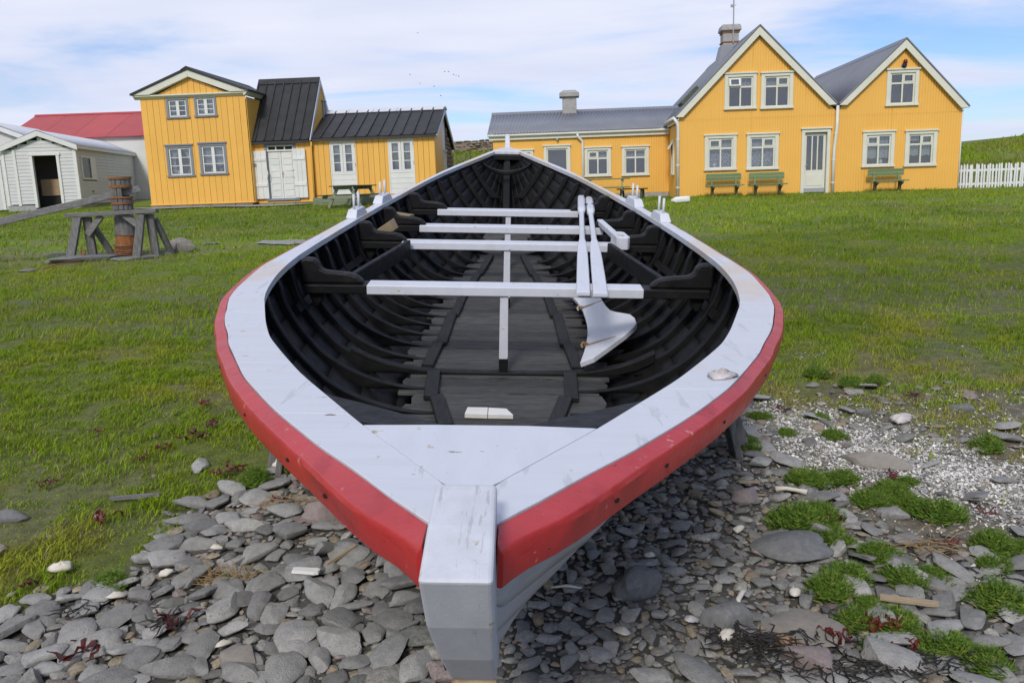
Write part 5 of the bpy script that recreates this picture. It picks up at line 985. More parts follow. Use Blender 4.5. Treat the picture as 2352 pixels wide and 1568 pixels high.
slab(low, 'roof', [(2.02, LB_Y, LB_Z), (6.46, LB_Y, LB_Z), (6.50, LR_Y, LR_Z), (2.06, LR_Y, LR_Z)], .04, MT['roof_black'])
b = MB(); b.box(2.02, 6.46, D1 - .20, D1 - .15, 3.50, 3.57); b.build('gutter', MT['roof_black'], low)
b = MB(); b.prism([(LR_Y - .30, LR_Z - .095), (LR_Y, LR_Z + .05), (LR_Y + .30, LR_Z - .09), (LR_Y + .29, LR_Z - .11), (LR_Y, LR_Z + .03), (LR_Y - .29, LR_Z - .115)], 2.04, 6.53, lambda y, z, u: (u, y, z)); rc = b.build('ridge_flashing', MT['roof_light'], low)
for q in range(1, 5): b = MB(); u = 2.04 + q * .9; b.bar((u, LR_Y - .31, LR_Z - .085), (u, LR_Y, LR_Z + .058), .03, .012); b.build('flashing_joint', MT['roof_light'], rc)
for (p0, p1) in (((D1 - .16, 3.55), (LR_Y, LR_Z - .04)), ((LB_Y, LB_Z - .04), (LR_Y, LR_Z - .04))):
    b = MB(); b.prism([p0, p1, (p1[0], p1[1] - .17), (p0[0] + (.12 if p0[0] < LR_Y else -.12), p0[1] - .10)], 6.46, 6.50, lambda y, z, u: (u, y, z)); b.build('rake_board', MT['roof_light'], low, bevel=.005)

# ================================================================== right group
right = empty('twin_gabled_house', (5.483, 26.90, 0), YAW); tag(right, 'large yellow corrugated house with two steep gables, grey roof and cream windows', 'house', 'yellow houses')
HB = 1.10
def rtop(u):
    a = 3.66 + u * (6.13 - 3.66) / 2.43 if u < 2.43 else 6.13 - (u - 2.43) * (6.13 - 3.70) / 2.43
    c = 3.72 + (u - 4.86) * (5.56 - 3.72) / 1.95 if u < 6.81 else 5.56 - (u - 6.81) * (5.56 - 3.62) / 1.84
    return a if u <= 4.86 else c
RH = []
RH.append(window(right, 1.41, 2.39, 3.86, 4.93, cas=.11, trim='cream', sash='cream', small=-1, open_=True, curt=[('full', .66, .98, 'lace')]))
RH.append(window(right, 2.53, 3.51, 3.84, 4.91, cas=.11, trim='cream', sash='cream', small=1, curt=[('full', .66, .98, 'lace')]))
RH.append(window(right, .82, 1.81, 2.01, 3.09, cas=.11, trim='cream', sash='cream', small=-1, curt=[('full', .02, .68, 'lace', .03), ('full', .66, .98, 'curtain'), ('pot', 1.15, 'plastic')]))
RH.append(window(right, 2.13, 3.11, 1.99, 3.08, cas=.11, trim='cream', sash='cream', small=1, curt=[('full', .05, .68, 'lace', .03), ('full', .66, .98, 'curtain')]))
RH.append(window(right, 6.33, 7.29, 3.78, 4.85, cas=.11, trim='cream', sash='cream', small=1))
RH.append(window(right, 5.69, 6.66, 1.95, 3.02, cas=.11, trim='cream', sash='cream', small=-1, curt=[('full', .22, .98, 'curtain', .03), ('pot', 6.3, 'plastic')]))
RH.append(window(right, 6.98, 7.94, 1.93, 3.00, cas=.11, trim='cream', sash='cream', small=1, curt=[('full', .28, .68, 'curtain', .04), ('full', .80, .98, 'white_wall')]))
RH.append((3.92, 4.60, 1.20, 3.08))
corr_wall(right, 'wall', 0, 4.86, HB, lambda u: rtop(u), RH, 0, MT['yellow_dark'])
corr_wall(right, 'wall', 4.86, 8.65, HB, lambda u: rtop(max(u, 4.861)), RH, 0, MT['yellow_dark'])
for (a, c) in ((0, 4.86), (4.87, 8.65)):   # overlap joint of the upper and lower sheets
    b = MB(); z_ = 3.60 if a == 0 else 3.56
    for q in np.arange(a + .02, c - .03, .041): b.box(q, q + .03, -.0275, -.0245, z_, z_ + .006)
    b.build('sheet_joint', MT['yellow_dark'], right)
corr_wall(right, 'side_wall', 0, 9, HB, lambda y: 3.62, [(.95, 1.45, 2.05, 3.0)], 0, MT['yellow_dark'], 'y', sgn=1)
b = MB(); b.box(8.63, 8.65, 0, 9, HB, 3.55); b.box(0, 8.63, 8.98, 9, HB, 3.6); b.build('wall', MT['yellow_dark'], right)
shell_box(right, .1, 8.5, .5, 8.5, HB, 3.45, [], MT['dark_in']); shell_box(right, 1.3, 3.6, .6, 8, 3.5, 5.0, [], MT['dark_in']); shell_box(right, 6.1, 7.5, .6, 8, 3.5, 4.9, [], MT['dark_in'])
# side window with its vent pushed open
F = lambda u, y, z: (y, u, z); b = MB(); box_f(b, F, .93, 1.0, -.06, .04, 1.98, 3.06); box_f(b, F, 1.40, 1.47, -.06, .04, 1.98, 3.06); box_f(b, F, 1.0, 1.40, -.06, .04, 3.0, 3.06); box_f(b, F, .91, 1.49, -.08, .04, 1.93, 1.98); sw = b.build('window', MT['cream'], right); b = MB(); box_f(b, F, 1.0, 1.4, -.01, -.005, 1.98, 3.0); b.build('pane', MT['glass'], sw)
b = MB(); b.bar((-.05, 1.2, 3.0), (-.20, 1.2, 2.76), .03, .42, (0, 1, 0)); b.build('vent_sash', MT['white_trim'], sw)
# door
F = side_fn('x', 0); b = MB(); box_f(b, F, 3.82, 3.92, -.05, .08, 1.20, 3.08); box_f(b, F, 4.60, 4.70, -.05, .08, 1.20, 3.08); box_f(b, F, 3.82, 4.70, -.05, .08, 3.08, 3.18); box_f(b, F, 3.78, 4.74, -.09, .08, 3.18, 3.23); fr = b.build('door_frame', MT['cream'], right, bevel=.006, seg=1)
b = MB(); cx_ = [4.00, 4.17, 4.34, 4.51]; box_f(b, F, 3.93, 4.00, .06, .10, 1.24, 3.06); box_f(b, F, 4.51, 4.59, .06, .10, 1.24, 3.06); box_f(b, F, 4.00, 4.51, .06, .10, 2.98, 3.06); box_f(b, F, 4.00, 4.51, .06, .10, 1.24, 1.93)
for q in (4.15, 4.32): box_f(b, F, q, q + .04, .06, .10, 1.93, 2.98)
dr = b.build('door', MT['cream'], right, bevel=.004, seg=1)
for a, c in ((4.0, 4.15), (4.19, 4.32), (4.36, 4.51)): b = MB(); box_f(b, F, a, c, .078, .082, 1.93, 2.98); b.build('pane', MT['glass'], dr)
b = MB(); box_f(b, F, 4.02, 4.50, .045, .06, 1.44, 1.80); b.build('door_panel', MT['cream'], dr, bevel=.01); b = MB(); box_f(b, F, 3.93, 4.59, .035, .06, 1.24, 1.37); b.build('kick_plate', MT['steel'], dr); b = MB(); b.tube([(3.98, .05, 2.08), (3.98, .0, 2.08), (4.05, .0, 2.08)], .01, 6); b.build('handle', MT['steel'], dr)
b = MB(); box_f(b, F, 3.86, 4.66, -.22, .10, 1.08, 1.20); b.build('door_step', MT['concrete'], right, bevel=.01)
# roofs
def gable_roof(par, ul, zl, um, zm, ur, zr_, y0, y1, lap=.05):
    for (a, za, sg) in ((ul, zl, -1), (ur, zr_, 1)):
        corr_roof(par, 'roof', (a, y0, za), (a, y1, za), (um, y1, zm), (um, y0, zm), MT['roof_grey'], per=.09)
        b = MB(); b.prism([(a, za - .012), (um, zm - .012), (um, zm - .26), (a - sg * .24, za - .02 - .0)], y0 - .03, y0 + .02, lambda u, z, y: (u, y, z)); b.build('rake_board', MT['cream'], par, bevel=.006, seg=1)
        b = MB(); b.bar((a, y0 - .02, za + .03), (um, y0 - .02, zm + .035), .06, .035, (0, 0, 1)); b.build('rake_flashing', MT['roof_grey'], par)
    b = MB(); b.prism([(um - .14, zm - .10), (um, zm + .055), (um + .14, zm - .10), (um + .13, zm - .12), (um, zm + .03), (um - .13, zm - .12)], y0 - .03, y1, lambda u, z, y: (u, y, z)); b.build('ridge_cap', MT['roof_grey'], par)
gable_roof(right, -.12, 3.70, 2.43, 6.30, 4.83, 3.90, -.13, 9.1)
gable_roof(right, 4.89, 3.88, 6.81, 5.73, 8.80, 3.66, -.13, 9.1)
b = MB(); b.box(4.80, 4.92, -.14, 9, 3.84, 3.87); b.build('valley_gutter', MT['roof_grey'], right)
pipe(right, 'gutter', [(-.17, -.12, 3.66), (-.17, 2.2, 3.66)], .055, MT['white_trim'])
b = MB(); b.box(-.10, -.06, -.05, 2.25, 3.52, 3.66); b.build('fascia', MT['cream'], right)
for pts in ([(-.15, -.10, 3.66), (-.06, -.12, 3.52), (-.03, -.10, 3.42), (-.03, -.10, 1.22)], [(4.86, -.11, 3.86), (4.86, -.10, 3.2), (4.80, -.10, 2.5), (4.80, -.10, 1.18)]):
    pp = pipe(right, 'downpipe', pts, .048, MT['white_trim'])
    for z_ in (3.0, 2.2, 1.5): b = MB(); x_ = np.interp(z_, [1.2, 2.5, 3.2, 3.9], [p[0] for p in pts[::-1]]) if pts[0][0] > 1 else -.03; b.tube([(x_, -.10, z_), (x_, -.10, z_ + .04)], .058, 10); b.build('pipe_clip', MT['white_trim'], pp)
pipe(right, 'corner_strip', [(8.66, -.02, HB), (8.66, -.02, 3.6)], .02, MT['white_trim'])
# lamp
b = MB(); b.box(6.74, 6.88, -.045, -.02, 4.84, 5.02); lp = b.build('lamp_bracket', MT['steel'], right, bevel=.005); b = MB(); b.tube([(6.81, -.10, 4.94), (6.81, -.10, 5.0), (6.81, -.10, 5.02)], [.07, .07, .05], 12); b.tube([(6.81, -.03, 4.93), (6.81, -.10, 4.93)], .03, 8); b.build('lamp_base', MT['dark_in'], lp); b = MB(); b.tube([(6.83, -.10, 5.02), (6.83, -.10, 5.12), (6.83, -.10, 5.15)], [.062, .06, .03], 12); b.build('lamp_glass', MT['lamp_red'], lp, True)
# chimney with mast, skylight
b = MB(); b.box(1.95, 2.49, 3.3, 3.85, 5.6, 6.86); ch = b.build('chimney', MT['concrete'], right, bevel=.03); b = MB(); b.hexa([(1.86, 3.2, 6.76), (2.58, 3.2, 6.76), (2.58, 3.95, 6.76), (1.86, 3.95, 6.76), (1.90, 3.24, 6.98), (2.54, 3.24, 6.98), (2.54, 3.9, 6.98), (1.90, 3.9, 6.98)]); b.build('chimney_cap', MT['concrete'], ch, bevel=.06, seg=3)
b = MB()
for z_ in (6.38, 6.70): b.box(1.925, 2.515, 3.275, 3.875, z_, z_ + .04)
b.build('iron_band', MT['rust'], ch); b = MB(); b.hexa([(1.72, 3.1, 5.5), (2.6, 3.1, 5.5), (2.6, 4.0, 5.5), (1.72, 4.0, 5.5), (1.90, 3.25, 6.30), (2.54, 3.25, 6.30), (2.54, 3.9, 6.30), (1.90, 3.9, 6.30)]); b.build('chimney_flashing', MT['roof_grey'], ch)
b = MB(); b.tube([(2.28, 3.22, 6.35), (2.28, 3.22, 9.2)], .022, 8); ms = b.build('antenna_mast', MT['steel'], ch); b = MB(); b.box(2.18, 2.27, 3.18, 3.26, 7.52, 7.60); b.tube([(2.2, 3.22, 7.57), (2.37, 3.22, 7.58)], .01, 6); b.build('antenna_box', MT['steel'], ms)
sl = lambda a: (-.12 + a * 2.55, 3.70 + a * 2.60)
b = MB(); p0, p1 = sl(.18), sl(.38); nn = (-.714, .70); b.prism([(p0[0], p0[1]), (p1[0], p1[1]), (p1[0] + nn[0] * .13, p1[1] + nn[1] * .13), (p0[0] + nn[0] * .13, p0[1] + nn[1] * .13)], 1.3, 2.2, lambda u, z, y: (u, y, z)); sk = b.build('skylight', MT['green_dark'], right, bevel=.01)
b = MB(); b.prism([(p0[0] + nn[0] * .135 + .06, p0[1] + nn[1] * .135 + .06), (p1[0] + nn[0] * .135 - .06, p1[1] + nn[1] * .135 - .06), (p1[0] + nn[0] * .15 - .06, p1[1] + nn[1] * .15 - .06), (p0[0] + nn[0] * .15 + .06, p0[1] + nn[1] * .15 + .06)], 1.38, 2.12, lambda u, z, y: (u, y, z)); b.build('pane', MT['glass'], sk)

wing = empty('low_wing', (5.483, 26.90, 0), YAW); tag(wing, 'low yellow corrugated wing with long grey roof and a single concrete chimney', 'house', 'yellow houses')
W = 2.30; WH = []
WH.append(window(wing, -2.92, -2.01, 1.96, 2.94, W, cas=.10, trim='cream', sash='cream', small=-1, curt=[('full', .68, .98, 'curtain', .03)]))
WH.append(window(wing, -1.63, -.71, 1.95, 2.93, W, cas=.10, trim='cream', sash='cream', small=0, curt=[('full', .66, .98, 'curtain', .04)]))
WH.append(window(wing, -5.62, -4.70, 1.96, 2.94, W, cas=.10, trim='cream', sash='cream', small=1))
h_ = window(wing, -4.33, -3.41, 1.32, 3.05, W, cas=.10, trim='cream', sash='cream', style='one', name='glazed_door'); WH.append(h_)
corr_wall(wing, 'wall', -6.09, -.012, 1.37, lambda u: 3.35, WH, W, MT['yellow_dark'])
b = MB(); b.box(-6.07, -.03, W - .01, W + .3, .9, 1.365); b.build('foundation', MT['concrete'], wing)
b = MB(); b.box(-6.09, -6.07, W + .02, W + 4, 1.37, 3.4); b.prism([(W + .02, 3.4), (W + 4, 3.4), (W + 2, 4.3)], -6.09, -6.07, lambda y, z, u: (u, y, z)); b.box(-6.07, 0, W + 3.98, W + 4, 1.37, 3.4); b.build('wall', MT['yellow_dark'], wing)
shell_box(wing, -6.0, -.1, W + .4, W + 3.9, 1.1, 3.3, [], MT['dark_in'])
corr_roof(wing, 'roof', (-6.25, W - .16, 3.52), (.02, W - .16, 3.52), (.9, W + 2.0, 4.36), (-6.25, W + 2.0, 4.36), MT['roof_grey'], per=.11)
corr_roof(wing, 'roof', (-6.25, W + 4.16, 3.52), (.02, W + 4.16, 3.52), (.02, W + 2.0, 4.36), (-6.25, W + 2.0, 4.36), MT['roof_grey'], per=.11)
b = MB(); b.prism([(W + 1.86, 4.30), (W + 2, 4.42), (W + 2.14, 4.30), (W + 2.13, 4.28), (W + 2, 4.39), (W + 1.87, 4.28)], -6.27, .8, lambda y, z, u: (u, y, z)); b.build('ridge_cap', MT['roof_grey'], wing)
b = MB(); b.box(-6.22, -.01, W - .10, W - .04, 3.31, 3.43); b.build('fascia', MT['cream'], wing); b = MB(); b.prism([(W - .20, 3.50), (W - .20, 3.45), (W - .17, 3.42), (W - .11, 3.42), (W - .10, 3.50), (W - .12, 3.50), (W - .13, 3.44), (W - .18, 3.45)], -6.26, -.02, lambda y, z, u: (u, y, z)); b.build('gutter', MT['white_trim'], wing)
b = MB(); b.bar((-6.25, W - .16, 3.50), (-6.25, W + 2, 4.34), .03, .05); b.build('rake_board', MT['roof_grey'], wing)
pipe(wing, 'downpipe', [(-3.16, W - .15, 3.44), (-3.14, W - .15, 3.34), (-3.0, W - .09, 3.20), (-2.98, W - .07, 3.08), (-2.98, W - .07, 1.2)], .042, MT['white_trim'])
b = MB(); b.tube([(-3.85, W - .02, 3.28), (-3.85, W - .10, 3.28), (-3.85, W - .12, 3.24)], [.05, .045, .03], 10); b.build('wall_lamp', MT['steel'], wing, True)
b = MB(); b.box(-3.66, -3.14, W + 1.75, W + 2.25, 4.1, 4.86); ch = b.build('chimney', MT['concrete'], wing, bevel=.01); b = MB(); b.box(-3.76, -3.04, W + 1.65, W + 2.35, 4.86, 4.99); b.hexa([(-3.76, W + 1.65, 4.991), (-3.04, W + 1.65, 4.991), (-3.04, W + 2.35, 4.991), (-3.76, W + 2.35, 4.991), (-3.62, W + 1.8, 5.10), (-3.18, W + 1.8, 5.10), (-3.18, W + 2.2, 5.10), (-3.62, W + 2.2, 5.10)]); b.build('chimney_cap', MT['concrete'], ch, bevel=.012)

# ================================================================== sheds at far left
shed = empty('grey_shed', (-15.70, 31.0, 0), R(8)); tag(shed, 'grey clapboard shed with white corner posts and an open doorway', 'shed')
st_ = lambda u: 4.06 - abs(u + 1.15) * .36
hole = [(-1.47, -.64, 1.5, 3.38)]
clap(shed, (-2.02, -.07), 1.66, 4.04, .125, hole, 0, MT['shed_grey'], 'x', st_)
clap(shed, (-2.40, -2.13), 1.66, 3.6, .125, [], 0, MT['shed_grey']); clap(shed, (-3.3, -2.50), 1.66, 3.5, .125, [(-3.3, -2.62, 1.6, 3.2)], 0, MT['shed_grey'])
clap(shed, (.03, 9.6), 1.62, 3.66, .118, [(.43, 1.95, 2.50, 3.36)], 0, MT['shed_grey'], 'y')
b = MB()
for u in (-2.50, -2.12): b = MB(); b.box(u, u + .10, -.05, .02, 1.6, 3.62); b.build('corner_post', MT['white_trim'], shed, bevel=.005, seg=1)
b = MB(); b.box(-.07, .045, -.05, .07, 1.6, 3.68); b.build('corner_post', MT['white_trim'], shed, bevel=.005, seg=1)
b = MB(); b.box(-1.56, -1.46, -.06, .10, 1.52, 3.38); b.box(-.65, -.55, -.06, .10, 1.60, 3.38); b.box(-1.60, -.51, -.07, .10, 3.38, 3.47); b.build('door_frame', MT['white_trim'], shed, bevel=.005, seg=1)
b = MB(); b.box(-2.5, -1.56, -.02, .1, 1.3, 1.62); b.box(-.55, 0, -.02, .1, 1.3, 1.62); b.box(-.1, .0, .1, 9.6, 1.2, 1.60); b.build('foundation', MT['concrete'], shed)
b = MB(); b.box(-3.25, -2.65, -.035, .0, 1.5, 3.2); b.build('door', MT['shed_grey'], shed); b = MB(); b.box(-2.66, -2.56, -.05, .02, 1.5, 3.3); b.build('door_post', MT['white_trim'], shed)
b = MB(); b.add([(-2.4, 2.6, 1.5), (-.05, 2.6, 1.5), (-.05, 2.6, 3.7), (-2.4, 2.6, 3.7)], [(0, 1, 2, 3)]); b.add([(-2.4, .12, 1.5), (-2.4, 2.6, 1.5), (-2.4, 2.6, 3.7), (-2.4, .12, 3.7)], [(0, 1, 2, 3)]); b.add([(-.06, .12, 1.5), (-.06, 2.6, 1.5), (-.06, 2.6, 3.7), (-.06, .12, 3.7)], [(0, 1, 2, 3)]); b.add([(-2.4, .1, 1.52), (-.05, .1, 1.52), (-.05, 2.6, 1.52), (-2.4, 2.6, 1.52)], [(0, 1, 2, 3)]); b.add([(-2.4, .1, 3.62), (-.05, .1, 3.62), (-.05, 2.6, 3.62), (-2.4, 2.6, 3.62)], [(0, 1, 2, 3)]); b.build('inner_wall', MT['room'], shed)
b = MB(); b.box(-1.60, -.62, .8, .83, 1.95, 2.55); b.build('plywood_counter', MT['ply'], shed); b = MB(); b.box(-1.60, -.62, .84, 1.4, 1.55, 1.9); b.build('painted_counter_shadow', MT['dark_in'], shed)  # near-black box stands in for the shade under the counter
b = MB(); b.tube([(-1.05, 2.55, 2.78), (-1.13, 2.53, 2.9), (-1.12, 2.53, 3.05), (-1.05, 2.53, 3.14), (-.98, 2.53, 3.05), (-.97, 2.53, 2.9), (-1.05, 2.53, 2.78)], .022, 6); b.build('hanging_coil', MT['dark_in'], shed)
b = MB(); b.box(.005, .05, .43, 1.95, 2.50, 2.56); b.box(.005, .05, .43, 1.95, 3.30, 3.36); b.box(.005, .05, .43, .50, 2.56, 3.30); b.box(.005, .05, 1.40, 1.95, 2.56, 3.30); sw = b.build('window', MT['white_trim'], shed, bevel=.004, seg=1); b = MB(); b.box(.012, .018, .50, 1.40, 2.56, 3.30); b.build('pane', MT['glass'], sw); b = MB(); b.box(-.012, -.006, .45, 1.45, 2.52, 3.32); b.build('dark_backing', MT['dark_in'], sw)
b = MB(); b.box(.02, .045, 1.3, 1.45, 2.02, 2.10); b.build('vent_box', MT['grey_trim'], shed)
for sg in (-1, 1):
    e_u, e_z = (-1.15 + sg * 1.30, 3.72) if sg > 0 else (-1.15 - 1.42, 3.68)
    corr_roof(shed, 'roof', (e_u, -.15, e_z), (e_u, 9.7, e_z), (-1.15, 9.7, 4.26), (-1.15, -.15, 4.26), MT['roof_light'], per=.09)
    b = MB(); b.prism([(e_u, e_z + .0), (-1.15, 4.245), (-1.15, 4.06), (e_u, e_z - .18)], -.18, -.10, lambda u, z, y: (u, y, z)); b.build('rake_board', MT['white_trim'], shed, bevel=.006, seg=1)
b = MB(); b.box(.05, .14, -.14, 9.7, 3.60, 3.715); b.build('fascia', MT['white_trim'], shed)
b = MB(); b.box(-2.4, 0, 9.58, 9.6, 1.5, 3.7); b.box(-2.41, -2.39, 2.7, 9.6, 1.5, 3.7); b.build('wall', MT['shed_grey'], shed)

store = empty('storehouse', (-20.6, 34.0, 0), R(8)); tag(store, 'larger white storehouse with pale metal roof behind the grey shed', 'shed')
corr_roof(store, 'roof', (2.0, 0, 4.12), (2.0, 13, 4.12), (0, 13, 4.97), (0, 0, 4.97), MT['roof_light'], per=.12); corr_roof(store, 'roof', (-2.0, 0, 4.12), (-2.0, 13, 4.12), (0, 13, 4.97), (0, 0, 4.97), MT['roof_light'], per=.12)
for sg in (-1, 1): b = MB(); b.prism([(sg * 2.0, 4.10), (0, 4.95), (0, 4.76), (sg * 2.0, 3.91)], -.04, .05, lambda u, z, y: (u, y, z)); b.build('rake_board', MT['white_trim'], store)
b = MB(); b.box(-1.85, 1.85, .2, 12.8, 1.2, 4.1); b.prism([(-1.85, 4.1), (1.85, 4.1), (0, 4.86)], .2, .25, lambda u, z, y: (u, y, z)); b.build('wall', MT['white_wall'], store)
lean = empty('lean_to_shed', (-18.9, 31.6, 0), R(8)); tag(lean, 'small white roofed lean-to at the left edge beside the grey shed', 'shed')
corr_roof(lean, 'roof', (-2.2, -.1, 3.5), (.52, -.1, 3.5), (.52, 2.0, 3.86), (-2.2, 2.0, 3.86), MT['roof_light'], per=.09); b = MB(); b.box(-2.1, .5, .1, 1.95, 1.2, 3.4); b.build('wall', MT['white_wall'], lean)
barn = empty('red_roofed_barn', (-22.4, 38.0, 0), 0); tag(barn, 'long white barn with red metal roof behind the sheds', 'barn')
BZ, BE = 5.78, 4.47
for i in range(8): a, c = i * 1.56, (i + 1) * 1.56; slab(barn, 'roof_sheet', [(a + .006, -.2, BE), (c - .006, -.2, BE), (c - .006, 3, BZ), (a + .006, 3, BZ)], .04, MT['roof_red'])
slab(barn, 'roof', [(0, 6.2, BE), (12.48, 6.2, BE), (12.48, 3, BZ), (0, 3, BZ)], .04, MT['roof_red']); b = MB(); b.prism([(2.86, BZ - .04), (3, BZ + .05), (3.14, BZ - .04), (3, BZ + .02)], -.02, 12.5, lambda y, z, u: (u, y, z)); b.build('ridge_cap', MT['roof_red'], barn)
b = MB(); b.box(.1, 12.4, 0, 6, 1.2, BE - .02); b.prism([(0, BE - .02), (6, BE - .02), (3, BZ - .1)], .1, .14, lambda y, z, u: (u, y, z)); b.build('wall', MT['white_wall'], barn)
# ================================================================== things on the lawn
# capstan
GX = lambda x, y: float(gz(x, y))
cp = empty('capstan', (-6.27, 13.70, GX(-6.27, 13.7))); tag(cp, 'weathered wooden boat winch with rusty bands, long lever and trestle frame on the left lawn', 'winch')
C0 = Vector((-6.27, 13.70, GX(-6.27, 13.7))); L_ = lambda x, y, z: Vector((x, y, z)) - C0
b = MB(); n = 14
rings = []
for z, r_ in ((.84, .185), (.95, .185), (1.10, .165), (1.45, .150), (1.52, .140), (1.57, .140)): rings.append([L_(-6.27 + r_ * math.cos(6.283 * k / n), 13.7 + r_ * math.sin(6.283 * k / n), z) for k in range(n)])
b.loft(rings); b.build('drum', MT['old_wood'], cp, bevel=.006, seg=1)
for k in range(12):   # staves of the hub, each a part; the lever slot stays open
    a0, a1 = 6.283 * k / 12 + .02, 6.283 * (k + 1) / 12 - .02; am = (a0 + a1) / 2; slot = abs(math.cos(am)) > .62 and math.sin(am) < .72 and math.sin(am) > -.72
    for z0, z1 in (((1.57, 1.77), (1.92, 2.09)) if slot else ((1.57, 2.09),)):
        b = MB(); q = [(r_ * (1 + .10 * (z - 1.83)), a, z) for z in (z0, z1) for r_, a in ((.10, a0), (.158, a0), (.162, am), (.158, a1), (.10, a1))]
        b.add([L_(-6.27 + r_ * math.cos(a), 13.7 + r_ * math.sin(a), z) for r_, a, z in q], [(4, 3, 2, 1, 0), (5, 6, 7, 8, 9)] + [(i, (i + 1) % 5, 5 + (i + 1) % 5, 5 + i) for i in range(5)]); b.build('stave', MT['old_wood'], cp, bevel=.006, seg=1)
for z, hh in ((2.06, .035), (1.925, .04), (1.755, .03), (1.66, .03)):
    b = MB(); r_ = .166 * (1 + .10 * (z - 1.83)) + .002; rings = []
    for k in range(24): a = 6.283 * k / 24; c, s = math.cos(a), math.sin(a); rings.append([L_(-6.27 + r_ * c, 13.7 + r_ * s, z), L_(-6.27 + (r_ + .008) * c, 13.7 + (r_ + .008) * s, z), L_(-6.27 + (r_ + .008) * c, 13.7 + (r_ + .008) * s, z + hh), L_(-6.27 + r_ * c, 13.7 + r_ * s, z + hh)])
    b.loft(rings + [rings[0]], cap=False); b.build('iron_band', MT['rust'], cp)
b = MB(); r = np.random.default_rng(3)
for q in range(14):
    z = .865 + .0115 * q + .01 * r.random(); r_ = .192 + .014 * r.random() + (.015 if q < 4 else 0); b.tube([L_(-6.27 + r_ * math.cos(a), 13.7 + r_ * math.sin(a), z + .014 * math.sin(a * 1 + q)) for a in np.linspace(q, q + 6.283, 25)], .0065, 5, cap=False)
b.tube([L_(-6.27 + .17 * math.cos(a), 13.7 + .17 * math.sin(a), 1.17 + .012 * math.sin(a * 2)) for a in np.linspace(0, 6.283, 25)], .008, 5, cap=False); b.build('wire_coil', MT['rust'], cp, True)
b = MB(); rings = []
for z, r_ in ((.90, .176), (1.02, .176), (1.15, .165)): rings.append([L_(-6.27 + r_ * math.cos(6.283 * k / n), 13.7 + r_ * math.sin(6.283 * k / n), z) for k in range(n)])
b.loft(rings); b.build('rust_sleeve', MT['rust'], cp)
b = MB(); b.bar(L_(-5.99, 13.80, 1.905), L_(-9.2, 12.65, 1.165), .10, .105, w1=.115, h1=.12); b.build('lever', MT['old_wood_x'], cp, bevel=.012)
b = MB(); b.bar(L_(-7.07, 13.44, 1.515), L_(-5.60, 13.42, 1.545), .13, .065); b.build('beam', MT['old_wood_x'], cp, bevel=.008)
g_ = .80
for (p, q, wd) in (((-6.88, 13.42, 1.49), (-7.03, 13.30, g_), .125), ((-6.78, 13.51, 1.48), (-6.80, 13.60, g_), .13), ((-6.72, 13.60, 1.30), (-6.58, 13.85, g_), .09), ((-5.86, 13.42, 1.51), (-5.96, 13.30, g_), .12), ((-5.77, 13.51, 1.50), (-5.77, 13.60, g_), .12), ((-5.72, 13.58, 1.42), (-5.61, 13.85, g_), .09)):
    b = MB(); b.bar(L_(*p), L_(*q), wd, .07, (0, 1, 0), w1=wd * 1.06); b.build('leg', MT['old_wood'], cp, bevel=.008)
for (p, q) in (((-6.78, 13.47, 1.20), (-6.52, 13.45, 1.49)), ((-5.90, 13.47, 1.28), (-6.15, 13.45, 1.50))): b = MB(); b.bar(L_(*p), L_(*q), .05, .10, (0, 0, 1)); b.build('brace', MT['old_wood_x'], cp, bevel=.006)
b = MB(); ring = [L_(-6.78 + .035 * math.cos(a), 13.25, .93 + .045 * math.sin(a)) for a in np.linspace(0, 6.283, 13)]; b.tube(ring, .012, 6, cap=False); b.tube([L_(-6.78, 13.25, .89), L_(-6.78, 13.25, .76)], .014, 6); b.build('eye_bolt', MT['rust'], cp, True)
for i, (x, y, r_, sy, sz, mt, lab) in enumerate([(-5.72, 14.50, .26, .75, .62, 'boulder', 'larger of two rounded boulders behind the right winch legs'), (-5.50, 14.12, .19, .8, .66, 'boulder', 'smaller rounded boulder at the right of the winch legs'), (-5.72, 13.80, .14, .7, .4, 'slate', 'pale low stone at the foot of the right winch legs'), (-6.55, 14.35, .20, .8, .75, 'boulder', 'brownish boulder seen behind the winch drum'), (-6.75, 13.25, .60, .38, .12, 'slate', 'flat slab under the front of the winch'), (-6.05, 13.35, .42, .4, .10, 'slate', 'low flat slab under the right side of the winch'), (-5.42, 15.2, .16, .6, .22, 'slate', 'flat grey stone in the grass right of the boulders'), (-7.62, 14.2, .28, .5, .18, 'slate', 'grey stone sunk in dry grass left of the winch'), (-7.15, 12.35, .16, .6, .22, 'slate', 'dark flat stone in grass before the winch lever')]):
    o = link('boulder', stone_mesh(i + 2, MT[mt])); V = SV3[(i + 2) % 10][0]; o.location = (x, y, GX(x, y) + r_ * sz * .45); o.scale = (r_ / np.abs(V[:, 0]).max(), r_ * sy / np.abs(V[:, 1]).max(), r_ * sz / np.abs(V[:, 2]).max()); o.rotation_euler = (0, 0, .1 * i); tag(o, lab, 'stone')
b = MB(); b.tube([(-6.95, 12.35, GX(-6.95, 12.35) + .03), (-6.8, 12.6, GX(-6.8, 12.6) + .06), (-6.62, 12.95, GX(-6.62, 12.95) + .05)], .011, 6); tag(b.build('iron_rod', MT['rust'], None, True), 'thin rusty iron rod lying in the grass before the winch', 'rod')

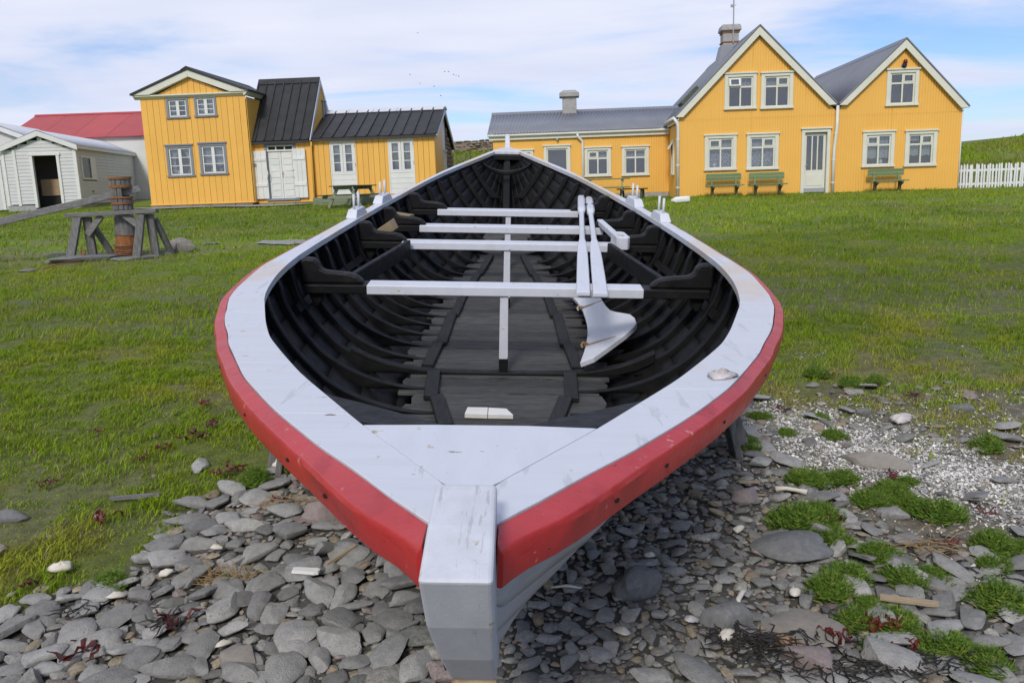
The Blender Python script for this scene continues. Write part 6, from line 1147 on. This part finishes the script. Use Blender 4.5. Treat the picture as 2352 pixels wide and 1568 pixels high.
# benches against the large house
def bench_proto():
    e = empty('bench', (0, 0, 0)); gm_ = MT['green_wood']
    for z0, z1, rnd_ in ((.515, .61, 0), (.618, .715, 1)): b = MB(); b.prism([(-.545, z0), (.545, z0), (.545 if not rnd_ else .545, z1 - .03 * rnd_), (.52 if rnd_ else .545, z1), (-.52 if rnd_ else -.545, z1), (-.545, z1 - .03 * rnd_)], .10, .128, lambda x, z, y: (x, y - .03 * (z - .6), z)); b.build('back_plank', gm_, e, bevel=.006)
    for y0 in (-.28, -.10): b = MB(); b.box(-.575, .575, y0, y0 + .165, .335, .372); b.build('seat_plank', gm_, e, bevel=.008)
    for x in (-.37, .37):
        b = MB(); b.prism([(-.02, .0), (.10, .0), (.06, .18), (.05, .335), (-.25, .335), (-.27, .29), (-.06, .20), (-.05, .10)], x - .035, x + .035, lambda y, z, q: (q, y - .06, z)); b.build('leg', MT['green_dark'], e, bevel=.006)
        b = MB(); b.bar((x, .06, .34), (x, .085, .60), .05, .04, (0, 1, 0)); b.build('back_support', gm_, e, bevel=.004)
    return e
bp = bench_proto()
ca, sa = math.cos(YAW), math.sin(YAW)
def on_right(u, y): return 5.483 + u * ca - y * sa, 26.90 + u * sa + y * ca
for i, (u, lab) in enumerate(((1.37, 'green wooden bench farthest left under the lace curtained windows'), (2.70, 'green wooden bench between the first bench and the house door'), (6.34, 'single green wooden bench under the windows right of the door'))):
    o = bp if i == 0 else copy_tree(bp); x, y = on_right(u, -.40); o.location = (x, y, 1.195 - .01 * i); o.rotation_euler = (0, 0, YAW); tag(o, lab, 'bench', 'green benches against the yellow house')
# picnic tables
def picnic(matl, top_m):
    e = empty('picnic_table', (0, 0, 0))
    for k in range(5): b = MB(); x0 = -.375 + k * .152; b.box(x0, x0 + .142, -.80, .80, .665, .70); b.build('top_plank', MT[top_m], e, bevel=.006, seg=1)
    for sx in (-1, 1):
        for k in range(2): b = MB(); x0 = sx * .72 + (-.145 if sx < 0 else 0) + k * .15 - (0 if sx < 0 else .15); b.box(x0, x0 + .14, -.80, .80, .385, .42); b.build('bench_plank', MT[top_m], e, bevel=.006, seg=1)
    for y in (-.55, .55):
        for sx in (-1, 1): b = MB(); b.bar((sx * .62, y + .02, 0), (sx * .22, y + .02, .665), .045, .10, (1, 0, 0)); b.build('leg', MT[matl], e, bevel=.005, seg=1)
        b = MB(); b.box(-.80, .80, y - .045, y - .005, .29, .385); b.box(-.36, .36, y - .045, y - .005, .57, .665); b.build('cross_beam', MT[matl], e, bevel=.005, seg=1)
    return e
pt = picnic('green_grey', 'green_dark'); cx_, cy_ = -8.844 + 4.05 * ca + 2.0 * sa, 29.40 + 4.05 * sa - 2.0 * ca; pt.location = (cx_, cy_, GX(cx_, cy_) - .01); pt.rotation_euler = (0, 0, R(-24)); tag(pt, 'weathered green picnic table in front of the low black roofed house', 'picnic table', 'green picnic tables')
p2 = copy_tree(pt); x, y = on_right(-2.25, 1.05); p2.location = (x, y, GX(x, y)); p2.rotation_euler = (0, 0, R(82)); tag(p2, 'green picnic table before the wing half hidden by the boat rail', 'picnic table', 'green picnic tables')
for ch in kids(p2):
    if ch.name.startswith(('top', 'bench')): ch.data = ch.data.copy(); ch.data.materials[0] = MT['green_wood']
bx, by = on_right(-1.36, 1.35); e = empty('low_bench', (bx, by, GX(bx, by)), R(60)); tag(e, 'dark green low bench end standing beside the right picnic table', 'bench')
b = MB(); b.box(-.16, .16, -.5, .5, .33, .37); b.build('seat', MT['green_dark'], e, bevel=.006)
for y in (-.36, .36):
    for sx in (-1, 1): b = MB(); b.bar((sx * .10, y, 0), (sx * .06, y, .33), .05, .08, (0, 1, 0)); b.build('leg', MT['green_dark'], e, bevel=.004)
# deck in front of the low house
dk_ = empty('deck', (-8.844, 29.40, 0), YAW); tag(dk_, 'low greenish timber deck along the front of the low house', 'deck')
for k in range(2): b = MB(); b.box(2.32, 6.2, -.78, -.74, 1.24 + k * .15, 1.385 + k * .15); b.build('front_board', MT['green_grey'], dk_, bevel=.005, seg=1)
for k in range(8): b = MB(); b.box(2.32, 6.2, -.76 + k * .145, -.76 + k * .145 + .138, 1.535, 1.56); b.build('deck_board', MT['green_grey'], dk_, bevel=.004, seg=1)
b = MB(); b.box(2.32, 2.36, -.735, .38, 1.24, 1.53); b.build('end_board', MT['green_grey'], dk_)
# white jerry can
b = MB(); rings = []
for x, r_ in ((-.265, .028), (-.235, .028), (-.232, .038), (-.20, .05), (-.15, .082), (-.12, .086), (.20, .086), (.245, .080), (.258, .062)):
    rings.append([(x, r_ * .95 * (abs(math.cos(a)) ** .55) * (1 if math.cos(a) > 0 else -1), r_ * (abs(math.sin(a)) ** .55) * (1 if math.sin(a) > 0 else -1)) for a in np.linspace(0, 6.283, 16, False)])
b.loft(rings); jx, jy = 4.88, 23.62; o = b.build('jerrycan', MT['plastic'], None, True); o.location = (jx, jy, GX(jx, jy) + .10); o.rotation_euler = (0, R(-3), R(-4)); tag(o, 'white plastic can lying on its side on the grass crest', 'container')
# picket fence
fx, fy = 14.18, 26.45; fe = empty('picket_fence', (fx, fy, 0), YAW); tag(fe, 'white picket fence running right from the corner of the large house', 'fence')
b = MB(); w_, t_ = .052, .02; b.add([], []); b.prism([(-w_ / 2, 1.06), (w_ / 2, 1.06), (w_ / 2, 1.90), (w_ * .3, 1.935), (0, 1.945), (-w_ * .3, 1.935), (-w_ / 2, 1.90)], -t_, 0, lambda x, z, y: (x, y, z)); pm_ = b.mesh('picket', MT['picket'])
for k in range(52): o = bpy.data.objects.new('picket', pm_); col.objects.link(o); o.parent = fe; o.location = (.02 + k * .0885, random.uniform(-.004, .004), random.uniform(-.02, .02)); o.rotation_euler = (0, random.uniform(-.02, .02), 0)
for z in (1.30, 1.72): b = MB(); b.box(-.02, 4.6, .002, .05, z, z + .07); b.build('rail', MT['picket'], fe)
for k in range(4): b = MB(); b.box(.2 + k * 1.4, .29 + k * 1.4, .052, .14, .9, 1.85); b.build('post', MT['picket'], fe)
# dry stone wall on the bank
sw = empty('dry_stone_wall', (-1.6, 43.0, GX(-1.6, 43))); tag(sw, 'brown dry stone wall on the grassy bank between the two groups of houses', 'wall'); r = np.random.default_rng(17); z = -.08; sms = []
for i in range(10):
    V, F = SV2[i]; V = V / np.abs(V).max(0); V = np.sign(V) * np.abs(V) ** .62; me = np_mesh('stone', V * .5, [F], MT['wallstone'], None, False); sms.append(me)
while z < .52:
    h = r.uniform(.085, .13); x = -1.55 + r.random() * .2
    while x < 1.65:
        L2 = r.uniform(.2, .5); o = bpy.data.objects.new('stone', sms[r.integers(10)]); col.objects.link(o); o.parent = sw; o.location = (x + L2 / 2, r.normal(0, .03), z + h / 2 + r.normal(0, .008) + .03 * math.sin(x * 2)); o.scale = (L2 * 1.0, .42, h * 1.08); o.rotation_euler = (0, r.normal(0, .05), 0); x += L2 * .96
    z += h * .93
b = MB(); b.box(-1.5, 1.6, -.13, .13, -.1, .46); b.build('rubble_core', MT['wallstone'], sw)
# birds
BL = ['topmost lone bird high in the sky', 'leftmost bird of the scattered birds', 'first bird from the left in the short row', 'second bird from the left in the short row', 'third bird in the short row', 'fourth bird in the short row', 'last bird at the right end of the short row', 'bird just below and right of the leftmost bird', 'bird midway between the row and the low house roof', 'lowest bird above the low house roof']
for i, (u, v) in enumerate([(1567, 125), (1537, 281), (1668, 270), (1682, 270), (1701, 281), (1710, 284), (1720, 287), (1575, 314), (1628, 325), (1653, 360)]):
    d = cam.matrix_world.to_3x3() @ Vector(((u - 1920) / 3102, -(v - 1280) / 3102, -1)); p = Vector((0, 0, CAM_Z)) + d * 105; b = MB(); a = .18 if i in (4, 5) else .24
    b.tube([(-.10, 0, 0), (0, 0, .02), (.13, 0, 0)], [.01, .035, .008], 6); b.add([(-.03, 0, .02), (.06, 0, .02), (-.02, a * .6, .09), (-.06, a, .03), (-.05, a * .6, .08)], [(0, 1, 2, 4), (4, 2, 3)]); b.add([(-.03, 0, .02), (.06, 0, .02), (-.02, -a * .6, .09), (-.06, -a, .03), (-.05, -a * .6, .08)], [(0, 1, 2, 4), (4, 2, 3)])
    o = b.build('bird', MT['bird']); o.location = p; o.rotation_euler = (random.uniform(-.5, .5), random.uniform(-.3, .3), random.uniform(0, 6)); tag(o, BL[i], 'bird', 'distant seabirds in the sky')
